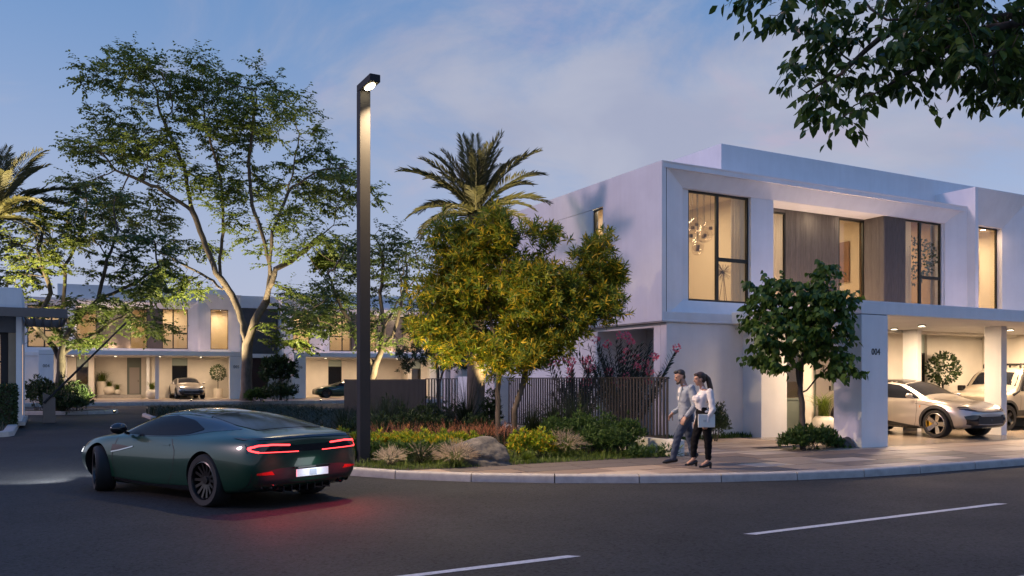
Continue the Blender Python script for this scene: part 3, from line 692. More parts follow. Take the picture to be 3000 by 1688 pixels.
box('inner_wall', 'room', -6, -0.45, 1.9, 1.98, 0.2, 3.4, GH); box('dado', 'roomdark', -6, -0.43, 0.3, 0.42, 0.1, 1.19, GH)
light('gatehouse_light', 'AREA', (-2.0, 1.1, 3.3), 30, WARM2, size=0.6, parent=GH)
MB().box(0.004, 0.02, 0.9, 0.94, 0.4, 3.0).build('strip_light', emit('strip_glow', (1.0, 0.6, 0.36), 0.9), GH)
PG = thing('pergola', 'flat dark louvred pergola canopy projecting from the gatehouse', 'pergola', GO + Vector((0, 0, 0)), UA)
M['louvre'] = pbr('taupe_metal', (0.13, 0.115, 0.11), 0.5, 0.2, var=0.06)
box('fascia', 'louvre', -7, 1.45, -0.75, -0.68, 3.92, 4.24, PG, bevel=0.006); box('fascia', 'louvre', 1.38, 1.45, -0.679, 5.6, 3.92, 4.24, PG, bevel=0.006); box('fascia', 'louvre', -7, 1.45, 5.601, 5.67, 3.92, 4.24, PG)
k = -6.9
while k < 1.3: box('louvre', 'louvre', k, k + 0.05, -0.675, 5.595, 3.95, 4.15, PG); k += 0.29
BR = thing('barrier_gate', 'raised car park barrier with a grey cabinet beside the gatehouse kerb', 'barrier', Vector((-18.42, 33.9, 0.0)), UA)
MB().prism([(0, 0.02), (0.44, 0.02), (0.44, 0.42), (0, 0.42)], 0.0, 0.98).build('cabinet', 'louvre', BR, bevel=0.01)
MB().add([(0, 0.02, 0.98), (0.44, 0.02, 0.98), (0.44, 0.42, 0.98), (0, 0.42, 0.98), (0, 0.02, 1.2), (0, 0.42, 1.2)], [(0, 1, 4), (3, 5, 2), (1, 2, 5, 4), (0, 4, 5, 3), (0, 3, 2, 1)]).build('cabinet_lid', 'louvre', BR)
MB().tube([(0.04, -0.05, 0.78), (3.0, -0.05, 4.05)], [0.05, 0.035], 6).build('boom', 'post', BR)
# ------------------------------------------------------------------ garden fences and wall of the near house
FB = Vector((3.31, 17.73, 0))                                                # front end of the fence line, runs along VV
def fence(name, label, s0, s1, zb, zt, pitch, wd, dp, each=True, m='timber', rail=True, cat='fence'):
    o = thing(name, label, cat, FB, UA); me = None
    base = MB(); k = s0; first = None
    while k < s1 - wd:
        if each:
            if first is None:
                first = MB().box(-dp / 2, dp / 2, 0, wd, zb, zt).build('slat', m, o); first.location = (0.15, k, 0)
            else:
                c = first.copy(); link(c); c.parent = o; c.location = (0.15, k, 0)
        else: base.box(0.15 - dp / 2, 0.15 + dp / 2, k, k + wd, zb, zt)
        k += pitch
    if not each: tag(base.build('slats', m, o, recalc=False), kind='stuff')
    box('top_rail', m, 0.15 - 0.03, 0.15 + 0.03, s0, s1, zt + 0.002, zt + 0.03, o); box('bottom_rail', m, 0.15 - 0.025, 0.15 + 0.025, s0, s1, zb - 0.035, zb - 0.002, o)
    return o
f1 = fence('slat_fence', 'dark vertical slat fence behind the two-stemmed yellow-green tree', 0.35, 7.5, 0.50, 1.73, 0.117, 0.055, 0.02)
pl = box('fence_plinth', 'stucco_b', 0.0, 0.3, 0.0, 7.6, 0.0, 0.46, None, 0.008); pl.location = FB; pl.rotation_euler = (0, 0, UA); tag(pl, 'low rendered plinth wall under the dark slat fence', 'wall')
gw = box('garden_wall', 'stucco', 0.0, 0.3, 7.7, 10.5, 0.0, 1.80, None, 0.008); gw.location = FB; gw.rotation_euler = (0, 0, UA); tag(gw, 'plain white garden wall between the slat fence and the open railing', 'wall')
f2 = fence('open_railing', 'open railing of thin widely spaced bars left of the white garden wall', 10.55, 13.4, 0.2, 1.72, 0.235, 0.045, 0.03)
f3 = fence('screen_fence', 'dense brown slatted screen behind the street lamp', 13.45, 22.6, 0.1, 1.69, 0.12, 0.085, 0.05, each=False)
# ------------------------------------------------------------------ street lamp
LPX = at(1065, 16.0); SL = thing('street_lamp', 'tall square charcoal street lamp with a lit slanted head beside the kerb', 'street lamp', (LPX.x, LPX.y, 0.13), UA)
MB().box(-0.1, 0.1, -0.1, 0.1, 0.0, 6.90).build('post', 'post', SL, bevel=0.006)
hd = MB().box(-0.1, 0.1, -0.64, 0.1, 6.902, 7.04).build('head', 'post', SL, bevel=0.008)
MB().prism([(0.065 * math.cos(t) * (1 if abs(math.cos(t)) > 0 else 1), -0.36 + 0.2 * math.sin(t)) for t in np.linspace(0, 2 * math.pi, 20, endpoint=False)], 6.885, 6.9).build('lens', 'lamp_street', hd)
MB().box(-0.16, 0.16, -0.16, 0.16, -0.04, 0.03).build('base_plate', 'post', SL, bevel=0.005)
sl = light("street_lamp_light", "AREA", (0.0, -0.50, 6.87), 520, (1.0, 0.72, 0.40), rot=(R(-14), R(-24), 0), size=0.12, sizey=0.26, parent=SL); sl.data.spread = R(132)
# ------------------------------------------------------------------ cars
M['green_paint'] = pbr('dark_green_car_paint', (0.0045, 0.038, 0.020), 0.3, 0.1, coat=0.8, spec=0.35)
M['silver_paint'] = pbr('warm_silver_car_paint', (0.46, 0.42, 0.39), 0.28, 0.55, coat=1.0)
M['beige_paint'] = pbr('beige_car_paint', (0.34, 0.30, 0.24), 0.35, 0.2, coat=0.7)
M['chrome'] = pbr('satin_chrome', (0.55, 0.55, 0.55), 0.18, 1.0)
M['rim_dark'] = pbr('dark_alloy', (0.06, 0.058, 0.056), 0.3, 0.9)
M['rim_light'] = pbr('bright_alloy', (0.42, 0.40, 0.38), 0.25, 1.0)
M['caliper'] = pbr('orange_caliper', (0.55, 0.20, 0.03), 0.4)
M['yellowcal'] = pbr('yellow_caliper', (0.60, 0.36, 0.02), 0.4)
M['tail'] = emit('tail_light_glow', (1.0, 0.045, 0.05), 5.0)
M['tail_dim'] = pbr('red_reflector', (0.20, 0.008, 0.008), 0.25, emit=(1.0, 0.03, 0.02), es=0.06)
M['plate'] = pbr('number_plate', (0.75, 0.77, 0.8), 0.4, emit=(0.8, 0.9, 1.0), es=0.30)  # emission stands in for the lamp light falling on the plate
M['plateblue'] = pbr('plate_band', (0.42, 0.47, 0.54), 0.4)
M['headlamp'] = emit('head_light', (0.95, 0.97, 1.0), 6.0)
M['lampglass'] = pbr('dark_headlight', (0.02, 0.022, 0.026), 0.06, coat=1.0)
def loft(st, keys, n_ring):
    V = []; F = []
    for p in st:
        ring = [(p[0], y, z) for y, z in keys(p)]
        ring += [(p[0], -y, z) for y, z in reversed(keys(p)[1:-1])]
        V += ring
    n = len(V) // len(st)
    for i in range(len(st) - 1):
        for k in range(n): F.append((i * n + k, i * n + (k + 1) % n, (i + 1) * n + (k + 1) % n, (i + 1) * n + k))
    h = n // 2
    for e, fl in ((0, False), ((len(st) - 1) * n, True)):
        for k in range(h):                                                 # quads between the two halves of the end ring
            a, b_, c, d = e + k, e + k + 1, e + (n - k - 1) % n, e + (n - k) % n
            q = [a, b_, c, d]
            q = [x for i, x in enumerate(q) if x not in q[:i]]
            if len(q) > 2: F.append(tuple(q if not fl else q[::-1]))
    return V, F, n
def station_profile(p):
    x, zb, ws, wm, zm, zsh, wsh, za, wa, zmi, wmi, zr, wr, zrc, zt = p
    return [(0, zb), (ws * 0.9, zb), (ws, zb + 0.06), (wm * 0.985, (zb + zm) / 2 + 0.02), (wm, zm), (wsh, zsh), (wa, za), (wmi, zmi), (wr, zr), (wr * 0.55, zrc), (0, zt)]
def car_mesh(st, arches, levels=2):
    V, F, n = loft(st, station_profile, 20)
    me = bpy.data.meshes.new('body'); me.from_pydata(V, [], F)
    bm = bmesh.new(); bm.from_mesh(me); bmesh.ops.recalc_face_normals(bm, faces=bm.faces); bm.to_mesh(me); bm.free()
    o = bpy.data.objects.new('tmp_body', me); C.objects.link(o)
    md = o.modifiers.new('s', 'SUBSURF'); md.levels = levels; md.render_levels = levels
    me.materials.append(M['green_paint']); cut = []
    for (x, z, r, w0) in arches:
        for s in (1, -1):
            c = MB().tube([(x, s * w0, z), (x, s * 1.3, z)], r, 40).build('tmp_cut', 'black'); cut.append(c)
            b = o.modifiers.new('b', 'BOOLEAN'); b.object = c; b.operation = 'DIFFERENCE'; b.solver = 'EXACT'; b.material_mode = 'TRANSFER'
    dg = bpy.context.evaluated_depsgraph_get(); dg.update()
    out = bpy.data.meshes.new_from_object(o.evaluated_get(dg))
    o.modifiers.clear(); md = o.modifiers.new('s', 'SUBSURF'); md.levels = levels; dg.update()
    whole = bpy.data.meshes.new_from_object(o.evaluated_get(bpy.context.evaluated_depsgraph_get()))
    bm = bmesh.new(); bm.from_mesh(whole); bvh = BVHTree.FromBMesh(bm); bm.free()
    for c in cut + [o]: bpy.data.objects.remove(c)
    return out, bvh
def resamp(pts, n):
    pts = [Vector(p) for p in pts]; d = [0]
    for i in range(1, len(pts)): d.append(d[-1] + (pts[i] - pts[i - 1]).length)
    out = []
    for k in range(n):
        t = d[-1] * k / (n - 1); i = 1
        while i < len(pts) - 1 and d[i] < t: i += 1
        s = (t - d[i - 1]) / max(1e-9, d[i] - d[i - 1]); out.append(pts[i - 1].lerp(pts[i], s))
    return out
AX = {'rear': lambda p: (Vector((-4, p[0], p[1])), Vector((1, 0, 0))), 'front': lambda p: (Vector((4, p[0], p[1])), Vector((-1, 0, 0))),
      'left': lambda p: (Vector((p[0], 3, p[1])), Vector((0, -1, 0))), 'right': lambda p: (Vector((p[0], -3, p[1])), Vector((0, 1, 0))),
      'top': lambda p: (Vector((p[0], p[1], 4)), Vector((0, 0, -1)))}
def patch(bvh, A, B, axis, off=0.004, nu=14, nv=6):
    """sheet between two outlines, laid onto the car body seen along an axis"""
    A, B = resamp(A, nu), resamp(B, nu); V = []; ok = []
    for j in range(nv):
        for i in range(nu):
            p = A[i].lerp(B[i], j / (nv - 1)); o, d = AX[axis](p)
            h = bvh.ray_cast(o, d)
            if h[0] is None:
                q = o + d * 3.0; h = bvh.find_nearest(q)
            V.append(h[0] + h[1] * off if h[1].dot(d) < 0 else h[0] - h[1] * off)
    F = [(j * nu + i, j * nu + i + 1, (j + 1) * nu + i + 1, (j + 1) * nu + i) for j in range(nv - 1) for i in range(nu - 1)]
    return MB().add(V, F)
def ribbon(bvh, pts, w, axis, off=0.004, n=20, loop=False):
    P = resamp(pts, n); A = []; B = []
    for i, p in enumerate(P):
        d = (P[min(i + 1, n - 1)] - P[max(i - 1, 0)]).normalized(); s = Vector((-d.y, d.x)) * w / 2
        A.append(p + s); B.append(p - s)
    V = []
    for a, b in zip(A, B):
        for p in (a, b):
            o, d = AX[axis](p); h = bvh.ray_cast(o, d)
            if h[0] is None: h = bvh.find_nearest(o + d * 3.0)
            V.append(h[0] + h[1] * (off if h[1].dot(d) < 0 else -off))
    return MB().add(V, [(2 * i, 2 * i + 2, 2 * i + 3, 2 * i + 1) for i in range(n - 1)])
def wheel(parent, x, y, r, w, side, steer, rim, cal, spokes, rimr):
    s = 1 if side > 0 else -1
    t = MB().lathe([(rimr, -w / 2), (r * 0.93, -w / 2), (r * 0.985, -w / 2 + 0.03), (r, -w / 2 + 0.06), (r, w / 2 - 0.06), (r * 0.985, w / 2 - 0.03), (r * 0.93, w / 2), (rimr, w / 2 - 0.006), (rimr * 0.97, w / 2 - 0.03), (rimr * 0.95, -w / 2)], 40)
    t.f = t.f[:-2]
    def turn(mb): mb.v = [(p[0], -s * (-p[2]), p[1]) for p in mb.v]; return mb
    o = turn(t).build('wheel', 'tyre', parent, smooth=True, sharp=35); o.location = (x, y, r); o.rotation_euler = (0, 0, steer)
    rm = MB().lathe([(rimr * 0.99, w / 2 - 0.012), (rimr * 0.93, w / 2 - 0.004), (rimr * 0.90, w / 2 - 0.03), (rimr * 0.90, -w / 2 + 0.03)], 40); rm.f = rm.f[:-2]
    zf = w / 2 - 0.02
    for k in range(spokes):
        a = 2 * math.pi * k / spokes; c, q = math.cos(a), math.sin(a); hw0, hw1 = (0.030, 0.020) if spokes > 6 else (0.045, 0.062)
        pts = []
        for rr, hw_, zz in ((0.03, hw0, zf - 0.045), (rimr * 0.55, hw1 * 0.9, zf - 0.03), (rimr * 0.93, hw1, zf - 0.012)):
            for e in (-1, 1):
                for dz in (0, -0.03): pts.append((rr * c - e * hw_ * q, rr * q + e * hw_ * c, zz + dz))
        rm.add(pts, [(0, 2, 6, 4), (4, 6, 10, 8), (1, 0, 4, 5), (5, 4, 8, 9), (2, 3, 7, 6), (6, 7, 11, 10)])
    rm.lathe([(0, zf - 0.02), (0.05, zf - 0.022), (0.06, zf - 0.05), (0.06, zf - 0.09), (0, zf - 0.09)], 16)
    turn(rm).build('rim', rim, o, smooth=True, sharp=30)
    turn(MB().lathe([(0.05, -0.03), (rimr * 0.72, -0.03), (rimr * 0.72, 0.0), (0.05, 0.0)], 28)).build('brake_disc', 'rim_dark', o)
    cm = MB(); cm.box(-rimr * 0.8, -rimr * 0.42, -0.10, 0.10, -0.05, 0.06); turn(cm).build('caliper', cal, o, bevel=0.015)
    turn(MB().lathe([(0.0, -0.06), (rimr * 0.93, -0.06), (rimr * 0.93, -0.055), (0.0, -0.055)], 28)).build('wheel_well', 'black', o)
    return o
def make_car(root, st, arches, paint, gh_x, roofmat, pillar):
    me, bvh = car_mesh(st, arches)
    me.materials.clear(); me.materials.append(M[paint]); me.materials.append(M['black']); me.name = 'body'
    # faces cut out by the arches: those not on the original surface
    bm = bmesh.new(); bm.from_mesh(me)
    for f in bm.faces:
        c = f.calc_center_median(); h = bvh.find_nearest(c)
        f.material_index = 1 if h[3] > 0.012 else 0; f.smooth = True
    bm.to_mesh(me); bm.free()
    me.set_sharp_from_angle(angle=R(50))
    b = bpy.data.objects.new('body', me); link(b, root)
    return b, bvh
# ---- green sports coupe -------------------------------------------------
COUPE = [(-2.36, .36, .66, .76, .62, .84, .72, .895, .64, .905, .5, .91, .4, .915, .92),
 (-2.31, .29, .82, .90, .62, .885, .83, .95, .76, .962, .62, .968, .5, .974, .978),
 (-2.12, .22, .87, .965, .65, .90, .90, .972, .80, .992, .66, 1.0, .55, 1.005, 1.01),
 (-1.75, .17, .91, .995, .68, .905, .93, .985, .80, 1.035, .68, 1.06, .58, 1.075, 1.085),
 (-1.33, .15, .93, 1.0, .69, .905, .93, .965, .80, 1.085, .69, 1.135, .60, 1.16, 1.175),
 (-0.8, .14, .92, .965, .64, .875, .895, .915, .82, 1.11, .715, 1.205, .60, 1.245, 1.262),
 (-0.2, .13, .90, .945, .60, .85, .88, .885, .84, 1.10, .745, 1.228, .61, 1.28, 1.296),
 (0.3, .13, .90, .94, .60, .84, .88, .875, .845, 1.05, .77, 1.185, .63, 1.245, 1.262),
 (0.78, .13, .90, .95, .60, .84, .88, .87, .84, .955, .775, 1.035, .66, 1.095, 1.115),
 (1.15, .13, .91, .965, .62, .84, .885, .865, .825, .885, .75, .91, .64, .935, .945),
 (1.475, .14, .92, .99, .66, .825, .90, .845, .82, .862, .70, .875, .56, .885, .89),
 (1.9, .17, .87, .955, .60, .765, .86, .785, .76, .80, .64, .81, .5, .815, .82),
 (2.22, .22, .74, .85, .52, .665, .77, .685, .67, .695, .55, .70, .42, .705, .71),
 (2.36, .28, .50, .62, .44, .55, .55, .57, .48, .58, .4, .585, .3, .59, .595)]
def coupe(label, loc, rz, steer, lit, group=None):
    c = thing('sports_coupe', label, 'car', loc, rz, group)
    b, bv = make_car(c, COUPE, [(1.475, 0.345, 0.395, 0.62), (-1.33, 0.35, 0.40, 0.62)], 'green_paint', None, None, None)
    for s, ax in ((1, 'left'), (-1, 'right')):
        # black roof side with the window inside it
        patch(bv, [(0.98, 0.89), (0.55, 1.075), (0.2, 1.19), (-0.25, 1.235), (-0.8, 1.205), (-1.3, 1.13), (-1.75, 1.045)], [(0.98, 0.885), (0.5, 0.873), (0.0, 0.885), (-0.4, 0.90), (-0.8, 0.93), (-1.25, 0.995), (-1.75, 1.035)], ax, 0.003, 26, 8).build('pillar', 'gloss_black', c, smooth=True)
        patch(bv, [(0.84, 0.905), (0.45, 1.07), (0.1, 1.16), (-0.25, 1.185), (-0.75, 1.13), (-1.05, 1.03)], [(0.84, 0.90), (0.5, 0.895), (0.0, 0.90), (-0.4, 0.915), (-0.75, 0.94), (-1.05, 1.01)], ax, 0.008, 22, 7).build('side_window', 'carglass', c, smooth=True)
        ribbon(bv, [(0.98, 0.84), (1.02, 0.55), (0.95, 0.25), (0.85, 0.19)], 0.012, ax, 0.003).build('door_gap', 'black', c)
        ribbon(bv, [(-0.45, 0.87), (-0.62, 0.7), (-0.6, 0.45), (-0.4, 0.22), (0.85, 0.19)], 0.012, ax, 0.003, 30).build('door_gap', 'black', c)
        patch(bv, [(1.06, 0.735), (0.85, 0.735), (0.6, 0.72)], [(1.06, 0.63), (0.85, 0.66), (0.6, 0.715)], ax, 0.004, 10, 4).build('side_vent', 'black', c)
        ribbon(bv, [(1.05, 0.625), (0.85, 0.655), (0.6, 0.705), (0.5, 0.725)], 0.018, ax, 0.009).build('vent_trim', 'chrome', c)
        patch(bv, [(-0.25, 0.80), (-0.45, 0.80)], [(-0.25, 0.775), (-0.45, 0.775)], ax, 0.006, 8, 3).build('door_handle', 'green_paint', c)
        patch(bv, [(1.08, 0.25), (0.0, 0.22), (-0.92, 0.26)], [(1.06, 0.12), (0.0, 0.12), (-0.92, 0.14)], ax, 0.006, 20, 4).build('sill', 'gloss_black', c, smooth=True)
        m = MB().ell((0.68, s * 1.03, 0.985), (0.075, 0.13, 0.085), 16, 10); m.tube([(0.70, s * 0.86, 0.90), (0.70, s * 0.96, 0.95)], 0.025, 8)
        m.build('wing_mirror', 'gloss_black', c, smooth=True)
        # rear light: a C of red light open towards the middle
        y = lambda t: s * t
        patch(bv, [(y(0.88), 0.865), (y(0.6), 0.86), (y(0.28), 0.845)], [(y(0.90), 0.755), (y(0.6), 0.745), (y(0.28), 0.745)], 'rear', 0.003, 16, 4).build('lamp_surround', 'gloss_black', c, smooth=True)
        tl = ribbon(bv, [(y(0.34), 0.842), (y(0.62), 0.858), (y(0.80), 0.852), (y(0.875), 0.82), (y(0.872), 0.785), (y(0.80), 0.764)], 0.022, 'rear', 0.009, 34).build('tail_light', 'tail' if lit else 'tail_dim', c)
        ribbon(bv, [(y(0.82), 0.765), (y(0.5), 0.757), (y(0.20), 0.750)], 0.011, 'rear', 0.009, 20).build('tail_light', 'tail' if lit else 'tail_dim', c)
        patch(bv, [(y(0.83), 0.50), (y(0.62), 0.515)], [(y(0.83), 0.475), (y(0.58), 0.465)], 'rear', 0.006, 8, 3).build('reflector', 'tail_dim', c)
        MB().tube([(-2.20, y(0.56), 0.315), (-2.34, y(0.56), 0.315)], [0.050, 0.053], 20, cap=False).tube([(-2.18, y(0.69), 0.325), (-2.30, y(0.69), 0.325)], [0.046, 0.048], 20, cap=False).build('exhaust', 'chrome', c, smooth=True)
        patch(bv, [(y(0.78), 0.66), (y(0.62), 0.70)], [(y(0.86), 0.56), (y(0.60), 0.60)], 'front', 0.006, 8, 4).build('headlight', 'headlamp' if lit else 'lampglass', c, smooth=True)
        for xx in (1.475, -1.33):
            wheel(c, xx, s * 0.83, 0.345 if xx > 0 else 0.355, 0.285, s, steer if xx > 0 else 0, 'rim_dark', 'caliper', 14, 0.262)
    patch(bv, [(-2.02, 0.50), (-1.4, 0.60), (-0.95, 0.58), (0.0, 0.60), (0.35, 0.60)], [(-2.02, -0.50), (-1.4, -0.60), (-0.95, -0.58), (0.0, -0.60), (0.35, -0.60)], 'top', 0.002, 24, 12).build('roof_panel', 'gloss_black', c, smooth=True)
    patch(bv, [(-1.95, 0.55), (-1.55, 0.60), (-0.95, 0.55)], [(-1.95, -0.55), (-1.55, -0.60), (-0.95, -0.55)], 'top', 0.007, 12, 12).build('rear_window', 'carglass2', c, smooth=True)
    ribbon(bv, [(-0.93, 0.56), (-0.90, 0.3), (-0.89, 0.0), (-0.90, -0.3), (-0.93, -0.56)], 0.035, 'top', 0.010).build('roof_spoiler', 'black', c)
    patch(bv, [(1.12, 0.66), (0.75, 0.64), (0.37, 0.60)], [(1.12, -0.66), (0.75, -0.64), (0.37, -0.60)], 'top', 0.007, 12, 10).build('windscreen', 'carglass2', c, smooth=True)
    patch(bv, [(0.80, 0.845), (0.3, 0.838), (-0.3, 0.838), (-0.80, 0.845)], [(0.85, 0.755), (0.3, 0.748), (-0.3, 0.748), (-0.85, 0.755)], 'rear', 0.0025, 20, 4).build('light_band', 'gloss_black', c, smooth=True)
    ribbon(bv, [(0.86, 0.925), (0.4, 0.935), (0, 0.938), (-0.4, 0.935), (-0.86, 0.925)], 0.022, 'rear', 0.012).build('boot_spoiler', 'gloss_black', c, smooth=True)
    patch(bv, [(0.88, 0.50), (0.5, 0.545), (0, 0.55), (-0.5, 0.545), (-0.88, 0.50)], [(0.86, 0.26), (0.5, 0.22), (0, 0.20), (-0.5, 0.22), (-0.86, 0.26)], 'rear', 0.004, 22, 6).build('rear_bumper', 'black', c, smooth=True)
    df = MB()
    for k in range(-3, 4): df.box(-2.30, -2.05, k * 0.13 - 0.008, k * 0.13 + 0.008, 0.215, 0.30)
    df.build('diffuser', 'gloss_black', c)
    pb = MB().box(-2.415, -2.395, -0.27, 0.27, 0.415, 0.515).build('number_plate', 'plate', c, bevel=0.004)
    MB().box(-2.419, -2.4155, -0.06, 0.06, 0.425, 0.505).build('plate_band', 'plateblue', pb)
    MB().box(-2.41, -2.37, -0.3, 0.3, 0.53, 0.548).build('plate_lamp', 'gloss_black', c)
    # front
    patch(bv, [(0.46, 0.50), (0, 0.52), (-0.46, 0.50)], [(0.40, 0.28), (0, 0.26), (-0.40, 0.28)], 'front', 0.006, 12, 5).build('grille', 'black', c, smooth=True)
    ribbon(bv, [(0.62, 0.60), (0.3, 0.645), (0, 0.65), (-0.3, 0.645), (-0.62, 0.60)], 0.008, 'front', 0.004).build('bonnet_gap', 'black', c)
    for s in (1, -1): patch(bv, [(1.75, s * 0.42), (1.25, s * 0.40)], [(1.70, s * 0.34), (1.25, s * 0.35)], 'top', 0.004, 8, 3).build('bonnet_vent', 'black', c)
    return c
CH = R(143.0); CP = Vector((-4.61, 13.09, 0))
car1 = coupe('dark green sports coupe turning off the street with glowing red tail lights', CP, CH, R(-22), True)
for s in (1, -1):
    o = light('tail_glow', 'SPOT', (-2.46, s * 0.62, 0.80), 42, (1.0, 0.03, 0.04), spot=150, blend=0.9, parent=car1, soft=0.06); o.rotation_euler = Vector((-0.30, 0, -0.95)).to_track_quat('-Z', 'Y').to_euler()
    o = light('head_beam', 'SPOT', (2.42, s * 0.70, 0.60), 650, (0.88, 0.93, 1.0), spot=75, blend=0.7, parent=car1, soft=0.05); o.rotation_euler = Vector((1, 0.12, -0.16)).to_track_quat('-Z', 'Y').to_euler()
o = light('plate_light', 'AREA', (-2.52, 0, 0.53), 0.6, (0.9, 0.95, 1.0), size=0.3, parent=car1); o.rotation_euler = Vector((0.8, 0, -0.6)).to_track_quat('-Z', 'Y').to_euler()
t = -73.0
# the coupe in the carport of house 006
p2 = fw(16.37 + 4.3, 1.35, PZ + FZ)
car2 = copy_tree(car1, p2, FA + R(180), 'dark green coupe parked side-on in the far carport of house 006')
car2['label'] = 'dark green coupe parked side-on in the carport of house 006'
for ch in list(car2.children):
    if ch.type == 'LIGHT': bpy.data.objects.remove(ch)
for ch in car2.children:
    if ch.name.startswith('tail_light'): ch.data = ch.data.copy(); ch.data.materials[0] = M['tail_dim']
    if ch.name.startswith('headlight'): ch.data = ch.data.copy(); ch.data.materials[0] = M['lampglass']
    if ch.name.startswith('wheel'): ch.rotation_euler = (0, 0, 0)
# ---- silver sports SUV ---------------------------------------------------
SUVS = [(-2.48, .55, .70, .78, .75, .95, .72, 1.00, .64, 1.02, .5, 1.03, .4, 1.04, 1.05),
 (-2.42, .40, .86, .92, .72, 1.02, .86, 1.09, .76, 1.13, .66, 1.15, .52, 1.16, 1.165),
 (-2.1, .28, .92, .99, .74, 1.03, .94, 1.11, .83, 1.25, .74, 1.33, .60, 1.36, 1.37),
 (-1.5, .22, .95, 1.01, .76, 1.03, .95, 1.10, .85, 1.33, .76, 1.46, .63, 1.51, 1.525),
 (-0.8, .21, .94, .985, .72, 1.01, .93, 1.06, .87, 1.35, .78, 1.52, .65, 1.575, 1.588),
 (-0.1, .21, .93, .975, .70, 1.00, .925, 1.04, .875, 1.33, .79, 1.51, .66, 1.57, 1.585),
 (0.45, .21, .93, .975, .70, .99, .925, 1.03, .875, 1.24, .80, 1.41, .68, 1.48, 1.495),
 (0.85, .21, .93, .98, .72, .985, .925, 1.02, .87, 1.12, .81, 1.22, .70, 1.28, 1.30),
 (1.2, .22, .94, .99, .74, .98, .93, 1.01, .86, 1.035, .80, 1.06, .68, 1.085, 1.095),
 (1.53, .22, .95, 1.01, .76, .965, .94, .995, .86, 1.01, .74, 1.02, .6, 1.03, 1.03),
 (1.95, .24, .92, .985, .72, .91, .90, .935, .80, .95, .68, .955, .54, .955, .955),
 (2.25, .27, .83, .91, .62, .82, .82, .845, .72, .855, .6, .86, .46, .86, .86),
 (2.42, .30, .68, .78, .52, .70, .70, .725, .62, .735, .52, .74, .38, .745, .745),
 (2.48, .34, .5, .6, .48, .64, .55, .66, .5, .67, .42, .675, .3, .68, .68)]
def suv(label, loc, rz, cat='car'):
    c = thing('sport_utility_car', label, cat, loc, rz)
    b, bv = make_car(c, SUVS, [(1.53, 0.375, 0.43, 0.60), (-1.49, 0.38, 0.435, 0.60)], 'silver_paint', None, None, None)
    for s, ax in ((1, 'left'), (-1, 'right')):
        y = lambda t: s * t
        patch(bv, [(0.98, 1.045), (0.62, 1.24), (0.25, 1.40), (-0.2, 1.455), (-0.9, 1.46), (-1.5, 1.40), (-1.95, 1.27)], [(0.98, 1.04), (0.5, 1.05), (0.0, 1.06), (-0.5, 1.075), (-1.0, 1.095), (-1.5, 1.13), (-1.95, 1.25)], ax, 0.005, 26, 7).build('side_window', 'carglass', c, smooth=True)
        patch(bv, [(1.0, 0.29), (0.0, 0.42), (-0.9, 0.34), (-1.02, 0.34)], [(1.05, 0.20), (0.0, 0.20), (-0.9, 0.20), (-1.02, 0.22)], ax, 0.006, 24, 5).build('sill', 'black', c, smooth=True)
        for xx, r in ((1.53, 0.43), (-1.49, 0.435)):
            t0, t1 = R(-28), R(208)
            ribbon(bv, [(xx + (r + 0.03) * math.cos(a), 0.375 + (r + 0.03) * math.sin(a)) for a in np.linspace(t0, t1, 25)], 0.075, ax, 0.008, 40).build('wheel_arch', 'black', c, smooth=True)
            wheel(c, xx, s * 0.855, 0.375, 0.29, s, 0, 'rim_light', 'yellowcal', 5, 0.295)
        ribbon(bv, [(0.92, 1.02), (0.98, 0.75), (0.94, 0.45), (0.88, 0.30)], 0.010, ax, 0.003).build('door_gap', 'black', c)
        ribbon(bv, [(-0.30, 1.05), (-0.36, 0.75), (-0.32, 0.42)], 0.010, ax, 0.003).build('door_gap', 'black', c)
        ribbon(bv, [(1.75, 0.80), (1.2, 0.885), (0.9, 0.91)], 0.010, ax, 0.003).build('wing_line', 'black', c)
        sh = patch(bv, [(1.085, 0.865), (1.045, 0.865)], [(1.075, 0.80), (1.055, 0.80)], ax, 0.005, 5, 4).build('badge', 'caliper', c)
        m = MB().ell((0.80, s * 1.05, 1.12), (0.07, 0.125, 0.065), 16, 10); m.tube([(0.82, s * 0.90, 1.05), (0.82, s * 0.98, 1.09)], 0.022, 8); m.build('wing_mirror', 'silver_paint', c, smooth=True)
        patch(bv, [(y(0.86), 0.80), (y(0.70), 0.795), (y(0.50), 0.765)], [(y(0.86), 0.775), (y(0.70), 0.755), (y(0.50), 0.745)], 'front', 0.006, 12, 4).build('headlight', 'lampglass', c, smooth=True)
        patch(bv, [(y(0.84), 0.845), (y(0.66), 0.84)], [(y(0.88), 0.81), (y(0.62), 0.815)], 'front', 0.006, 10, 4).build('air_slot', 'black', c, smooth=True)
        patch(bv, [(y(0.86), 0.60), (y(0.70), 0.635), (y(0.48), 0.63), (y(0.40), 0.585)], [(y(0.80), 0.39), (y(0.70), 0.37), (y(0.55), 0.38), (y(0.40), 0.42)], 'front', 0.008, 14, 5).build('air_intake', 'gloss_black', c, smooth=True)
    ribbon(bv, [(0.80, 0.765), (0.55, 0.725), (0.3, 0.708), (0, 0.703), (-0.3, 0.708), (-0.55, 0.725), (-0.80, 0.765)], 0.018, 'front', 0.005, 30).build('bonnet_gap', 'black', c)
    patch(bv, [(0.52, 0.59), (0, 0.585), (-0.52, 0.59)], [(0.50, 0.40), (0, 0.385), (-0.50, 0.40)], 'front', 0.009, 16, 5).build('grille', 'black', c, smooth=True)
    patch(bv, [(0.72, 0.385), (0, 0.365), (-0.72, 0.385)], [(0.66, 0.30), (0, 0.27), (-0.66, 0.30)], 'front', 0.011, 16, 4).build('lower_lip', 'gloss_black', c, smooth=True)
